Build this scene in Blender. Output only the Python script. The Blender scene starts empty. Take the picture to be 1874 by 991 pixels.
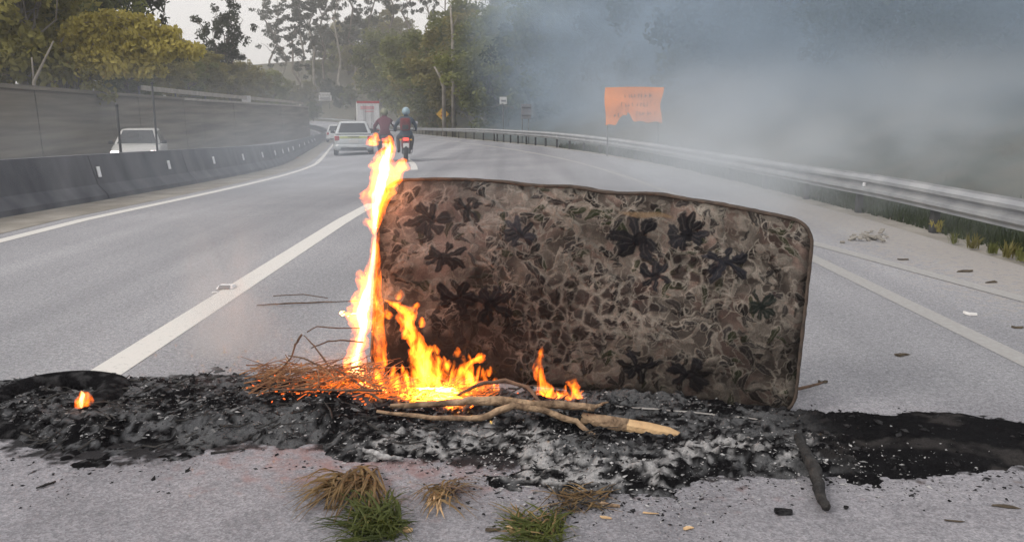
import bpy, bmesh, math, random
import numpy as np
from mathutils import Vector, Matrix

R = math.radians
rng = np.random.default_rng(7)
random.seed(7)
scene = bpy.context.scene
col = scene.collection

# ------------------------------------------------------------------ camera
F, CX, CY, CAMH = 1500.0, 937.0, 495.5, 1.30      # focal length in photo pixels, centre, height
TH = math.atan(290.5 / F)
cam_d = bpy.data.cameras.new('camera')
cam = bpy.data.objects.new('camera', cam_d)
col.objects.link(cam)
cam_d.sensor_width = 36.0
cam_d.lens = 36.0 * F / 1874.0
cam_d.clip_start = 0.05
cam_d.clip_end = 3000
cam.location = (0, 0, CAMH)
cam.rotation_euler = (R(90) - TH, 0, 0)
scene.camera = cam

# ------------------------------------------------------------------ sky, sun, exposure
SUN_EL, SUN_AZ = R(40), R(-118)        # azimuth measured from +Y towards +X
world = bpy.data.worlds.new('World')
scene.world = world
world.use_nodes = True
wn, wl = world.node_tree.nodes, world.node_tree.links
wn.clear()
w_out = wn.new('ShaderNodeOutputWorld')
w_bg = wn.new('ShaderNodeBackground')
w_sky = wn.new('ShaderNodeTexSky')
w_sky.sky_type = 'NISHITA'
w_sky.sun_disc = False
w_sky.sun_elevation = SUN_EL
w_sky.sun_rotation = SUN_AZ
w_sky.air_density = 1.0
w_sky.dust_density = 4.0
w_sky.ozone_density = 1.0
# thin overcast: the sky's own light mixed with an even layer of pale cloud
w_mix = wn.new('ShaderNodeMixRGB')
w_mix.inputs[0].default_value = 0.80
w_mix.inputs[2].default_value = (8.9, 8.45, 8.1, 1)
wl.new(w_sky.outputs[0], w_mix.inputs[1])
wl.new(w_mix.outputs[0], w_bg.inputs[0])
w_bg.inputs[1].default_value = 0.10
wl.new(w_bg.outputs[0], w_out.inputs[0])

sun_d = bpy.data.lights.new('sun', 'SUN')
sun_d.energy = 1.2
sun_d.angle = R(20)
sun_d.color = (1.0, 0.95, 0.88)
sun = bpy.data.objects.new('sun', sun_d)
col.objects.link(sun)
sd = Vector((math.sin(SUN_AZ) * math.cos(SUN_EL), math.cos(SUN_AZ) * math.cos(SUN_EL), math.sin(SUN_EL)))
sun.rotation_euler = (-sd).to_track_quat('-Z', 'Y').to_euler()

scene.view_settings.view_transform = 'Standard'
scene.view_settings.look = 'None'
scene.view_settings.gamma = 1.0
scene.view_settings.use_curve_mapping = False
scene.view_settings.exposure = 0.35
cy = scene.cycles
cy.use_denoising = True
cy.volume_bounces = 1
cy.max_bounces = 6
cy.diffuse_bounces = 2
cy.use_adaptive_sampling = True
cy.adaptive_threshold = .02
cy.transparent_max_bounces = 24
cy.volume_step_rate = 1.0
cy.volume_max_steps = 256
cy.sample_clamp_indirect = 4.0

# ------------------------------------------------------------------ measuring helpers
def ray(px, py):
    u, v = (px - CX) / F, -(py - CY) / F
    return np.array([u, math.cos(TH) + v * math.sin(TH), -math.sin(TH) + v * math.cos(TH)])

def gp(px, py, z=0.0):                 # photo pixel -> point at height z
    d = ray(px, py)
    t = (z - CAMH) / d[2]
    return Vector((d[0] * t, d[1] * t, z))

def at(px, py, Y):                     # photo pixel -> point at distance Y
    d = ray(px, py)
    t = Y / d[1]
    return Vector((d[0] * t, Y, CAMH + d[2] * t))

def curve(y):                          # sideways drift of the road: it bends gently left
    y = np.asarray(y, float)
    k = 0.0055
    a = np.clip(y, 12, 30) - 12
    return -k * a * a - 2 * k * 18 * np.clip(y - 30, 0, None) - .0022 * np.clip(y - 115, 0, 160) ** 2 - .70 * np.clip(y - 275, 0, None)

def smooth(a, b, x):
    t = np.clip((np.asarray(x, float) - a) / (b - a), 0, 1)
    return t * t * (3 - 2 * t)

def Gs(s, y):                          # road surface height at lateral offset s, distance y
    y = np.asarray(y, float); s = np.asarray(s, float)
    z = -0.018 * np.clip(y - 10, 0, 110) + 0.011 * np.clip(y - 120, 0, None)
    z = z - 0.018 * 0
    return z + 0.045 * smooth(10, 38, y) * np.clip(s + 2, -16, 8)

def W(s, y, dz=0.0):
    return Vector((float(s + curve(y)), float(y), float(Gs(s, y)) + dz))

def heading(y):
    e = 0.5
    return -math.atan2(float(curve(y + e) - curve(y - e)), 2 * e)

# ------------------------------------------------------------------ numpy noise
def _hash(ix, iy, seed):
    h = (ix.astype(np.int64) * 374761393 + iy.astype(np.int64) * 668265263 + seed * 1442695041) & 0xffffffff
    h = ((h ^ (h >> 13)) * 1274126177) & 0xffffffff
    return ((h ^ (h >> 16)) & 0xffff) / 65535.0

def vnoise(x, y, seed=0):
    x = np.asarray(x, float); y = np.asarray(y, float)
    ix, iy = np.floor(x), np.floor(y)
    fx, fy = x - ix, y - iy
    fx = fx * fx * (3 - 2 * fx); fy = fy * fy * (3 - 2 * fy)
    a, b = _hash(ix, iy, seed), _hash(ix + 1, iy, seed)
    c, d = _hash(ix, iy + 1, seed), _hash(ix + 1, iy + 1, seed)
    return (a * (1 - fx) + b * fx) * (1 - fy) + (c * (1 - fx) + d * fx) * fy

def fbm(x, y, octv=4, seed=0):
    t, a, n = 0, 0.5, 0
    for i in range(octv):
        t = t + a * vnoise(x * 2 ** i, y * 2 ** i, seed + i * 17); n += a; a *= 0.5
    return t / n

def worley(x, y, seed=0):
    ix, iy = np.floor(x), np.floor(y)
    f1 = np.full(x.shape, 9.0); f2 = np.full(x.shape, 9.0)
    for dx in (-1, 0, 1):
        for dy in (-1, 0, 1):
            cx, cyy = ix + dx, iy + dy
            px = cx + 0.1 + 0.8 * _hash(cx, cyy, seed); py = cyy + 0.1 + 0.8 * _hash(cx, cyy, seed + 5)
            d = np.hypot(px - x, py - y)
            f2 = np.where(d < f1, f1, np.minimum(f2, d)); f1 = np.minimum(f1, d)
    return f1, f2

# ------------------------------------------------------------------ materials
def new_mat(name):
    m = bpy.data.materials.new(name)
    m.use_nodes = True
    nt = m.node_tree
    b = nt.nodes['Principled BSDF']
    return m, nt.nodes, nt.links, b

def mat(name, c1, c2=None, scale=8.0, rough=0.75, bump=0.0, bscale=None, metal=0.0, detail=5.0, lo=0.35, hi=0.65, spec=0.35, coat=0.0, stretch=None):
    m, n, l, b = new_mat(name)
    b.inputs['Roughness'].default_value = rough
    b.inputs['Metallic'].default_value = metal
    b.inputs['Specular IOR Level'].default_value = spec
    b.inputs['Coat Weight'].default_value = coat
    if c2 is None:
        c2 = tuple(min(1, c * 0.72) for c in c1)
    tc = n.new('ShaderNodeTexCoord')
    nz = n.new('ShaderNodeTexNoise'); nz.inputs['Scale'].default_value = scale; nz.inputs['Detail'].default_value = detail
    if stretch:
        mp = n.new('ShaderNodeMapping'); mp.inputs['Scale'].default_value = stretch
        l.new(tc.outputs['Object'], mp.inputs[0]); l.new(mp.outputs[0], nz.inputs['Vector'])
    else:
        l.new(tc.outputs['Object'], nz.inputs['Vector'])
    r = n.new('ShaderNodeValToRGB')
    r.color_ramp.elements[0].position = lo; r.color_ramp.elements[0].color = (*c1, 1)
    r.color_ramp.elements[1].position = hi; r.color_ramp.elements[1].color = (*c2, 1)
    l.new(nz.outputs[0], r.inputs[0]); l.new(r.outputs[0], b.inputs['Base Color'])
    if bump:
        nb = n.new('ShaderNodeTexNoise'); nb.inputs['Scale'].default_value = bscale or scale * 4; nb.inputs['Detail'].default_value = 4
        l.new(tc.outputs['Object'], nb.inputs['Vector'])
        bp = n.new('ShaderNodeBump'); bp.inputs['Strength'].default_value = bump; bp.inputs['Distance'].default_value = 0.02
        l.new(nb.outputs[0], bp.inputs['Height']); l.new(bp.outputs[0], b.inputs['Normal'])
    return m

def emat(name, c, s):
    m, n, l, b = new_mat(name)
    b.inputs['Base Color'].default_value = (0.05, 0.04, 0.03, 1)
    nz = n.new('ShaderNodeTexNoise'); nz.inputs['Scale'].default_value = 30
    r = n.new('ShaderNodeValToRGB')
    r.color_ramp.elements[0].position = .3; r.color_ramp.elements[0].color = (c[0] * .8, c[1] * .6, c[2] * .6, 1)
    r.color_ramp.elements[1].position = .7; r.color_ramp.elements[1].color = (*c, 1)
    l.new(nz.outputs[0], r.inputs[0]); l.new(r.outputs[0], b.inputs['Emission Color'])
    b.inputs['Emission Strength'].default_value = s
    return m

def leaf_mat(name, dark, light, scale=0.35):
    m, n, l, b = new_mat(name)
    out = n['Material Output']
    tc = n.new('ShaderNodeTexCoord'); oi = n.new('ShaderNodeObjectInfo')
    nz = n.new('ShaderNodeTexNoise'); nz.inputs['Scale'].default_value = scale; nz.inputs['Detail'].default_value = 7; nz.inputs['Roughness'].default_value = .7
    l.new(tc.outputs['Object'], nz.inputs['Vector'])
    ad = n.new('ShaderNodeMath'); ad.operation = 'MULTIPLY_ADD'; ad.inputs[1].default_value = 0.22; 
    l.new(oi.outputs['Random'], ad.inputs[0]); l.new(nz.outputs[0], ad.inputs[2])
    r = n.new('ShaderNodeValToRGB')
    r.color_ramp.elements[0].position = .40; r.color_ramp.elements[0].color = (*dark, 1)
    r.color_ramp.elements[1].position = .80; r.color_ramp.elements[1].color = (*light, 1)
    l.new(ad.outputs[0], r.inputs[0]); l.new(r.outputs[0], b.inputs['Base Color'])
    b.inputs['Roughness'].default_value = 0.6; b.inputs['Specular IOR Level'].default_value = 0.25
    tr = n.new('ShaderNodeBsdfTranslucent'); l.new(r.outputs[0], tr.inputs[0])
    mx = n.new('ShaderNodeMixShader'); mx.inputs[0].default_value = 0.35
    l.new(b.outputs[0], mx.inputs[1]); l.new(tr.outputs[0], mx.inputs[2]); l.new(mx.outputs[0], out.inputs[0])
    return m

def attr_mat(name, attr, rough=0.9, bump=0.3, bscale=120, spec=0.2):
    m, n, l, b = new_mat(name)
    a = n.new('ShaderNodeAttribute'); a.attribute_name = attr
    tc = n.new('ShaderNodeTexCoord')
    nz = n.new('ShaderNodeTexNoise'); nz.inputs['Scale'].default_value = bscale; nz.inputs['Detail'].default_value = 4
    l.new(tc.outputs['Object'], nz.inputs['Vector'])
    mr = n.new('ShaderNodeMapRange'); mr.inputs[1].default_value = .3; mr.inputs[2].default_value = .7; mr.inputs[3].default_value = .75; mr.inputs[4].default_value = 1.2
    l.new(nz.outputs[0], mr.inputs[0])
    mu = n.new('ShaderNodeMixRGB'); mu.blend_type = 'MULTIPLY'; mu.inputs[0].default_value = 1
    l.new(a.outputs['Color'], mu.inputs[1]); l.new(mr.outputs[0], mu.inputs[2]); l.new(mu.outputs[0], b.inputs['Base Color'])
    bp = n.new('ShaderNodeBump'); bp.inputs['Strength'].default_value = bump; bp.inputs['Distance'].default_value = .01
    l.new(nz.outputs[0], bp.inputs['Height']); l.new(bp.outputs[0], b.inputs['Normal'])
    b.inputs['Roughness'].default_value = rough; b.inputs['Specular IOR Level'].default_value = spec
    return m

def asphalt_mat():
    m, n, l, b = new_mat('asphalt')
    tc = n.new('ShaderNodeTexCoord')
    def noise(s, d=4):
        z = n.new('ShaderNodeTexNoise'); z.inputs['Scale'].default_value = s; z.inputs['Detail'].default_value = d
        l.new(tc.outputs['Object'], z.inputs['Vector']); return z
    def ramp(src, p0, c0, p1, c1):
        r = n.new('ShaderNodeValToRGB')
        r.color_ramp.elements[0].position = p0; r.color_ramp.elements[0].color = (*c0, 1)
        r.color_ramp.elements[1].position = p1; r.color_ramp.elements[1].color = (*c1, 1)
        l.new(src, r.inputs[0]); return r
    def mul(a, b_, f=1.0):
        x = n.new('ShaderNodeMixRGB'); x.blend_type = 'MULTIPLY'; x.inputs[0].default_value = f
        l.new(a, x.inputs[1]); l.new(b_, x.inputs[2]); return x
    big = ramp(noise(.35, 6).outputs[0], .35, (.276, .284, .302), .68, (.338, .345, .364))
    # worn aggregate: pale and dark stones
    v = n.new('ShaderNodeTexVoronoi'); v.inputs['Scale'].default_value = 150
    l.new(tc.outputs['Object'], v.inputs['Vector'])
    st = n.new('ShaderNodeSeparateColor'); l.new(v.outputs['Color'], st.inputs[0])
    agg = ramp(st.outputs[0], .1, (.62, .62, .63), .95, (1.38, 1.37, 1.36))
    c = mul(big.outputs[0], agg.outputs[0], .62)
    fine = ramp(noise(38, 6).outputs[0], .35, (.82, .82, .83), .65, (1.12, 1.11, 1.11))
    c = mul(c.outputs[0], fine.outputs[0], .8)
    # tyre-polished bands run along the lanes
    mp = n.new('ShaderNodeMapping'); mp.inputs['Scale'].default_value = (1.1, .04, 1)
    l.new(tc.outputs['Object'], mp.inputs[0])
    nb = n.new('ShaderNodeTexNoise'); nb.inputs['Scale'].default_value = 1.0; nb.inputs['Detail'].default_value = 3
    l.new(mp.outputs[0], nb.inputs['Vector'])
    band = ramp(nb.outputs[0], .35, (.82, .82, .83), .65, (1.1, 1.09, 1.09))
    c = mul(c.outputs[0], band.outputs[0])
    # red earth and soot trodden into the surface round the fire
    a = n.new('ShaderNodeAttribute'); a.attribute_name = 'stain'
    sp = n.new('ShaderNodeSeparateColor'); l.new(a.outputs['Color'], sp.inputs[0])
    nd = noise(14, 7)
    for ch, colr, lo, hi in ((0, (.33, .21, .20), .25, .8), (1, (.008, .008, .009), .3, .7), (2, (.36, .335, .31), .3, .75)):
        q = n.new('ShaderNodeMath'); q.operation = 'MULTIPLY_ADD'; q.inputs[1].default_value = 1.0
        s_ = n.new('ShaderNodeMath'); s_.operation = 'SUBTRACT'; s_.inputs[1].default_value = .5
        l.new(nd.outputs[0], s_.inputs[0])
        k = n.new('ShaderNodeMath'); k.operation = 'MULTIPLY'; k.inputs[1].default_value = 1.6
        l.new(s_.outputs[0], k.inputs[0]); l.new(sp.outputs[ch], q.inputs[0]); l.new(k.outputs[0], q.inputs[2])
        mr = n.new('ShaderNodeMapRange'); mr.interpolation_type = 'SMOOTHSTEP'
        mr.inputs[1].default_value = lo; mr.inputs[2].default_value = hi; mr.inputs[4].default_value = .75 if ch != 1 else .93
        l.new(q.outputs[0], mr.inputs[0])
        x = n.new('ShaderNodeMixRGB'); x.inputs[2].default_value = (*colr, 1)
        l.new(mr.outputs[0], x.inputs[0]); l.new(c.outputs[0], x.inputs[1]); c = x
    ga = n.new('ShaderNodeAttribute'); ga.attribute_name = 'near_tone'  # mottled darker tone multiplied into the asphalt nearest the camera
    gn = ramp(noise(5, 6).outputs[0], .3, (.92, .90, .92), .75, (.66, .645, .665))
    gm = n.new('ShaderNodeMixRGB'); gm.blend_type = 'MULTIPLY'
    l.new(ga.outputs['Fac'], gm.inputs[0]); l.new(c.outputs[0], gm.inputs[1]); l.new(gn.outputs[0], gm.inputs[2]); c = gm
    l.new(c.outputs[0], b.inputs['Base Color'])
    b.inputs['Roughness'].default_value = .9; b.inputs['Specular IOR Level'].default_value = .15
    bp = n.new('ShaderNodeBump'); bp.inputs['Strength'].default_value = .55; bp.inputs['Distance'].default_value = .006
    l.new(v.outputs['Distance'], bp.inputs['Height']); bp.inputs['Strength'].default_value = .3; l.new(bp.outputs[0], b.inputs['Normal'])
    return m

def paint_mat(name, c, wear=.5):
    m, n, l, b = new_mat(name)
    tc = n.new('ShaderNodeTexCoord')
    z1 = n.new('ShaderNodeTexNoise'); z1.inputs['Scale'].default_value = 26; z1.inputs['Detail'].default_value = 8; z1.inputs['Roughness'].default_value = .7
    l.new(tc.outputs['Object'], z1.inputs['Vector'])
    r = n.new('ShaderNodeValToRGB')
    r.color_ramp.elements[0].position = wear - .14; r.color_ramp.elements[0].color = (.31, .305, .30, 1)
    r.color_ramp.elements[1].position = wear + .06; r.color_ramp.elements[1].color = (*c, 1)
    l.new(z1.outputs[0], r.inputs[0]); l.new(r.outputs[0], b.inputs['Base Color'])
    b.inputs['Roughness'].default_value = .7
    return m

M = {}
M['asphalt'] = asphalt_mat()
M['paint'] = paint_mat('road_paint', (.62, .61, .585), .38)
M['paint_faint'] = paint_mat('road_paint_dusty', (.37, .37, .37), .60)
M['earth'] = mat('dark_earth', (.05, .055, .035), (.10, .085, .055), 1.3, .95, .6, 9)
M['dust'] = mat('dusty_shoulder', (.32, .30, .27), (.21, .195, .17), 1.8, .95, .4, 60)
M['concrete'] = mat('weathered_concrete', (.095, .086, .070), (.245, .218, .178), 1.0, .9, .35, 30, detail=9, stretch=(.12, .12, 3.2), lo=.3, hi=.7)
M['barrier'] = mat('barrier_concrete', (.065, .07, .084), (.165, .17, .185), 1.6, .9, .3, 40, detail=9, stretch=(1.2, 1.2, .35), lo=.3, hi=.72)
M['coping'] = mat('pale_coping', (.42, .39, .35), (.30, .28, .25), 2, .9, .2, 30)
M['galv'] = mat('galvanised_steel', (.42, .43, .44), (.30, .31, .33), 3, .5, .1, 40, metal=.35)
M['galv_dull'] = mat('dull_steel', (.22, .23, .24), (.15, .155, .165), 5, .6, .1, 40, metal=.3)
M['dark_post'] = mat('dark_post_steel', (.03, .03, .032), (.05, .05, .052), 6, .7)
M['white_refl'] = mat('reflector_white', (.82, .83, .85), (.7, .71, .73), 20, .35)
M['white_sign'] = mat('white_sign_sheet', (.78, .78, .78), (.66, .66, .67), 3, .5)
M['grey_sign'] = mat('sign_back_aluminium', (.38, .39, .42), (.30, .31, .34), 3, .5, metal=.3)
M['orange_sign'] = mat('orange_banner_cloth', (.95, .34, .12), (.85, .28, .09), 2.5, .8, .2, 12)
M['orange_text'] = mat('banner_print', (.28, .09, .04), (.36, .12, .05), 9, .8)
M['yellow_sign'] = mat('yellow_sign_sheet', (.85, .50, .05), (.72, .42, .05), 4, .5)
M['red_mark'] = mat('red_sign_mark', (.55, .07, .03), (.45, .06, .03), 8, .6)
M['black_mark'] = mat('black_sign_edge', (.02, .02, .02), (.04, .04, .04), 8, .6)
M['tyre'] = mat('tyre_rubber', (.018, .018, .018), (.035, .034, .033), 14, .85, .3, 60)
M['burnt_rubber'] = mat('burnt_rubber', (.007, .007, .008), (.055, .055, .058), 16, 1.0, .9, 50, spec=.03, lo=.48, hi=.75, detail=8)
M['rim'] = mat('alloy_rim', (.45, .46, .48), (.35, .36, .38), 12, .35, metal=.8)
M['glass'] = mat('car_glass', (.02, .023, .026), (.035, .04, .045), 2, .08, spec=.6)
M['car_white'] = mat('white_car_paint', (.70, .71, .72), (.62, .63, .64), 2, .32, coat=.6)
M['car_silver'] = mat('silver_car_paint', (.52, .55, .56), (.45, .48, .49), 2, .3, metal=.25, coat=.6)
M['car_dusty'] = mat('dusty_white_paint', (.50, .50, .49), (.42, .42, .41), 2, .4, coat=.3)
M['car_grey'] = mat('grey_car_paint', (.30, .30, .31), (.24, .24, .25), 2, .3, coat=.6)
M['trim'] = mat('black_plastic', (.02, .02, .022), (.035, .035, .036), 12, .6)
M['tail'] = mat('tail_lamp_red', (.42, .02, .02), (.34, .015, .015), 12, .25, coat=.5)
M['tail_lit'] = emat('brake_lamp_lit', (1.0, .08, .05), 1.6)
M['head_lit'] = emat('headlamp_lit', (1.0, .98, .95), 4.0)
M['plate'] = mat('number_plate', (.6, .6, .58), (.5, .5, .5), 30, .5)
M['strip'] = mat('reflective_yellow_green', (.55, .60, .22), (.48, .52, .22), 8, .5)
M['truck_white'] = mat('truck_box_white', (.74, .74, .75), (.66, .66, .67), 1.5, .5)
M['truck_red'] = mat('truck_red_trim', (.50, .05, .06), (.40, .04, .05), 3, .5)
M['truck_print'] = mat('truck_red_print', (.72, .30, .32), (.66, .40, .42), 5, .6)
M['moto_red'] = mat('motorbike_red', (.42, .035, .04), (.34, .03, .035), 6, .3, coat=.5)
M['pack_red'] = mat('dull_red_cloth', (.17, .03, .03), (.11, .022, .025), 9, .9)
M['chrome'] = mat('chrome', (.6, .6, .62), (.5, .5, .52), 10, .2, metal=.9)
M['helmet_olive'] = mat('helmet_olive', (.16, .17, .11), (.22, .22, .15), 9, .35)
M['helmet_blue'] = mat('helmet_pale_blue', (.30, .42, .48), (.25, .35, .41), 9, .3)
M['skin'] = mat('skin', (.32, .20, .14), (.28, .17, .12), 12, .6)
M['bark_pale'] = mat('pale_eucalypt_bark', (.36, .33, .29), (.17, .15, .125), .9, .9, .3, 6)
M['bark'] = mat('grey_brown_bark', (.11, .09, .07), (.20, .17, .14), 1.4, .95, .4, 8)
M['leaf_dark'] = leaf_mat('leaves_dark_green', (.018, .030, .014), (.060, .080, .030))
M['leaf_euc'] = leaf_mat('leaves_eucalypt', (.028, .036, .020), (.085, .095, .050))
M['leaf_mid'] = leaf_mat('leaves_mid_green', (.055, .072, .02), (.24, .25, .075))
M['leaf_yellow'] = leaf_mat('leaves_yellow_green', (.25, .215, .04), (.56, .48, .13))
M['leaf_bright'] = leaf_mat('leaves_bright_olive', (.18, .17, .045), (.52, .47, .15))
M['leaf_olive'] = leaf_mat('leaves_olive', (.11, .105, .034), (.34, .30, .105))
M['wood_pale'] = mat('pale_dry_wood', (.44, .31, .20), (.13, .085, .055), 14, .9, .9, 60, detail=8, lo=.38, hi=.66)
M['wood_split'] = mat('fresh_split_wood', (.66, .46, .26), (.50, .33, .18), 14, .85, .6, 50)
M['wood_brown'] = mat('brown_twig_bark', (.17, .11, .075), (.09, .06, .045), 16, .9, .5, 60)
M['wood_char'] = mat('charred_wood', (.012, .012, .013), (.045, .042, .04), 18, .75, .8, 60)
M['slat'] = mat('sooty_pale_slat', (.42, .41, .40), (.20, .19, .185), 10, .6)
M['charcoal'] = mat('charcoal_lumps', (.006, .006, .007), (.050, .050, .053), 30, .95, .8, 80, spec=.05)
M['ashflake'] = mat('white_ash_flakes', (.50, .50, .51), (.16, .16, .165), 40, .95, .5, 90)
M['litter'] = mat('dry_leaf_litter', (.05, .04, .03), (.12, .095, .065), 20, .9)
M['white_litter'] = mat('white_paper_scrap', (.78, .77, .76), (.66, .65, .64), 12, .8)
M['grass'] = leaf_mat('uprooted_grass_green', (.030, .045, .012), (.115, .135, .035), 9)
M['grass_dry'] = leaf_mat('dry_grass_straw', (.085, .048, .025), (.36, .25, .12), 12)
M['piping'] = mat('mattress_piping', (.10, .075, .06), (.055, .045, .04), 25, .9, .4, 90)

# ------------------------------------------------------------------ mesh builders
def link(o, parent=None):
    col.objects.link(o)
    if parent is not None:
        o.parent = parent
    return o

class MB:
    def __init__(s): s.v = []; s.f = []
    def add(s, vs, fs):
        k = len(s.v)
        s.v += [tuple(v) for v in vs]
        s.f += [tuple(i + k for i in f) for f in fs]
        return s
    def box(s, c, d, rot=None):
        x, y, z = (q / 2 for q in d)
        vs = [Vector((a * x, b * y, e * z)) for a in (-1, 1) for b in (-1, 1) for e in (-1, 1)]
        if rot is not None: vs = [rot @ v for v in vs]
        vs = [v + Vector(c) for v in vs]
        return s.add(vs, [(0, 1, 3, 2), (4, 6, 7, 5), (0, 4, 5, 1), (2, 3, 7, 6), (0, 2, 6, 4), (1, 5, 7, 3)])
    def prism(s, quad, t):             # a quad (4 points) thickened along its normal
        q = [Vector(p) for p in quad]
        nrm = (q[1] - q[0]).cross(q[3] - q[0]).normalized() * t
        vs = q + [p + nrm for p in q]
        return s.add(vs, [(3, 2, 1, 0), (4, 5, 6, 7), (0, 1, 5, 4), (1, 2, 6, 5), (2, 3, 7, 6), (3, 0, 4, 7)])
    def poly(s, pts, nrm, t):          # any outline thickened
        p = [Vector(a) for a in pts]; n = len(p); o = Vector(nrm) * t
        vs = p + [a + o for a in p]
        return s.add(vs, [tuple(range(n))[::-1], tuple(range(n, 2 * n))] + [(i, (i + 1) % n, n + (i + 1) % n, n + i) for i in range(n)])
    def tube(s, pts, rad, n=8, flat=1.0, jit=0.0):
        P = [Vector(p) for p in pts]; m = len(P)
        if not hasattr(rad, '__len__'): rad = [rad] * m
        vs = []; ref = None
        for i in range(m):
            t = (P[min(i + 1, m - 1)] - P[max(i - 1, 0)]).normalized()
            if ref is None:
                ref = Vector((0, 0, 1)) if abs(t.z) < .9 else Vector((1, 0, 0))
            a = t.cross(ref).normalized(); b_ = a.cross(t).normalized(); ref = b_
            for k in range(n):
                th = 2 * math.pi * k / n
                r = rad[i] * (1 + jit * (random.random() - .5))
                vs.append(P[i] + a * math.cos(th) * r + b_ * math.sin(th) * r * flat)
        fs = [(i * n + k, i * n + (k + 1) % n, (i + 1) * n + (k + 1) % n, (i + 1) * n + k) for i in range(m - 1) for k in range(n)]
        fs += [tuple(range(n))[::-1], tuple((m - 1) * n + k for k in range(n))]
        return s.add(vs, fs)
    def lathe(s, prof, axis='x', c=(0, 0, 0), n=24):     # profile of (offset along axis, radius), closed loop
        c = Vector(c); m = len(prof); vs = []
        for k in range(n):
            th = 2 * math.pi * k / n
            for (o, r) in prof:
                p = (o, r * math.cos(th), r * math.sin(th))
                if axis == 'y': p = (p[1], p[0], p[2])
                if axis == 'z': p = (p[1], p[2], p[0])
                vs.append(c + Vector(p))
        fs = [(k * m + j, k * m + (j + 1) % m, ((k + 1) % n) * m + (j + 1) % m, ((k + 1) % n) * m + j) for k in range(n) for j in range(m)]
        return s.add(vs, fs)
    def loft(s, loops):
        n = len(loops[0]); m = len(loops)
        vs = [v for lp in loops for v in lp]
        fs = [(i * n + k, i * n + (k + 1) % n, (i + 1) * n + (k + 1) % n, (i + 1) * n + k) for i in range(m - 1) for k in range(n)]
        fs += [tuple(range(n))[::-1], tuple((m - 1) * n + k for k in range(n))]
        return s.add(vs, fs)
    def mesh(s, name, m, smooth_=False, bevel=0.0):
        me = bpy.data.meshes.new(name)
        me.from_pydata(s.v, [], s.f)
        bm = bmesh.new(); bm.from_mesh(me)
        bmesh.ops.recalc_face_normals(bm, faces=bm.faces)
        if bevel:
            es = [e for e in bm.edges if len(e.link_faces) == 2 and e.calc_face_angle(0) > R(30)]
            bmesh.ops.bevel(bm, geom=es, offset=bevel, segments=2, affect='EDGES', profile=.6, clamp_overlap=True)
        bm.to_mesh(me); bm.free()
        me.materials.append(m)
        if smooth_:
            me.polygons.foreach_set('use_smooth', [True] * len(me.polygons))
        return me
    def build(s, name, m, parent=None, smooth_=False, bevel=0.0):
        return link(bpy.data.objects.new(name, s.mesh(name, m, smooth_, bevel)), parent)

def np_mesh(name, V, Fq, m, smooth_=False, attrs=None):
    V = np.asarray(V, np.float32); Fq = np.asarray(Fq, np.int32)
    me = bpy.data.meshes.new(name)
    me.vertices.add(len(V)); me.vertices.foreach_set('co', V.ravel())
    k = Fq.shape[1]
    me.loops.add(Fq.size); me.loops.foreach_set('vertex_index', Fq.ravel())
    me.polygons.add(len(Fq)); me.polygons.foreach_set('loop_start', np.arange(0, Fq.size, k, dtype=np.int32))
    me.update(calc_edges=True)
    me.polygons.foreach_set('use_smooth', np.full(len(Fq), smooth_))
    for an, data in (attrs or {}).items():
        at_ = me.color_attributes.new(an, 'FLOAT_COLOR', 'POINT')
        c4 = np.ones((len(V), 4), np.float32); c4[:, :3] = data
        at_.data.foreach_set('color', c4.ravel())
    me.materials.append(m)
    me.validate()
    return me

def grid_faces(ny, nx):
    i, j = np.meshgrid(np.arange(ny - 1), np.arange(nx - 1), indexing='ij')
    a = (i * nx + j).ravel()
    return np.stack([a, a + 1, a + nx + 1, a + nx], 1)

def tag(o, label=None, cat=None, group=None, kind=None):
    if label: o['label'] = label
    if cat: o['category'] = cat
    if group: o['group'] = group
    if kind: o['kind'] = kind
    return o

def thing(name, label, cat, loc=(0, 0, 0), rz=0.0, group=None):
    o = bpy.data.objects.new(name, None)
    o.empty_display_size = .2
    o.location = loc; o.rotation_euler = (0, 0, rz)
    link(o)
    return tag(o, label, cat, group)

def ordinal(i):
    w = ['first', 'second', 'third', 'fourth', 'fifth', 'sixth', 'seventh', 'eighth', 'ninth', 'tenth', 'eleventh', 'twelfth',
         'thirteenth', 'fourteenth', 'fifteenth', 'sixteenth', 'seventeenth', 'eighteenth', 'nineteenth', 'twentieth']
    if i < 20: return w[i]
    return 'twenty-' + w[i - 20] if i < 29 else 'thirtieth' if i == 29 else 'thirty-' + w[i - 30]

# ================================================================== SETTING
# outline of the burnt strip on the road: back and front edge
bk = np.array([gp(*q) for q in [(-160, 716), (-60, 712), (60, 696), (200, 690), (330, 684), (440, 682), (520, 694), (700, 698), (1000, 716), (1250, 742), (1450, 750), (1600, 756), (1874, 776), (2050, 786)]])
fr = np.array([gp(*q) for q in [(-160, 770), (-60, 785), (30, 838), (150, 852), (300, 846), (430, 822), (560, 818), (700, 842), (900, 864), (1080, 888), (1200, 896), (1330, 880), (1450, 874), (1560, 876), (1700, 866), (1874, 858), (2050, 862)]])
def yb_(x): return np.interp(x, bk[:, 0], bk[:, 1])
def yf_(x): return np.interp(x, fr[:, 0], fr[:, 1])
ys = np.concatenate([np.arange(-4, 1.5, .5), np.arange(1.5, 5.5, .05), np.arange(5.5, 14, .25), np.arange(14, 60, 1.0), np.arange(60, 420, 6.0)])

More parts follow.
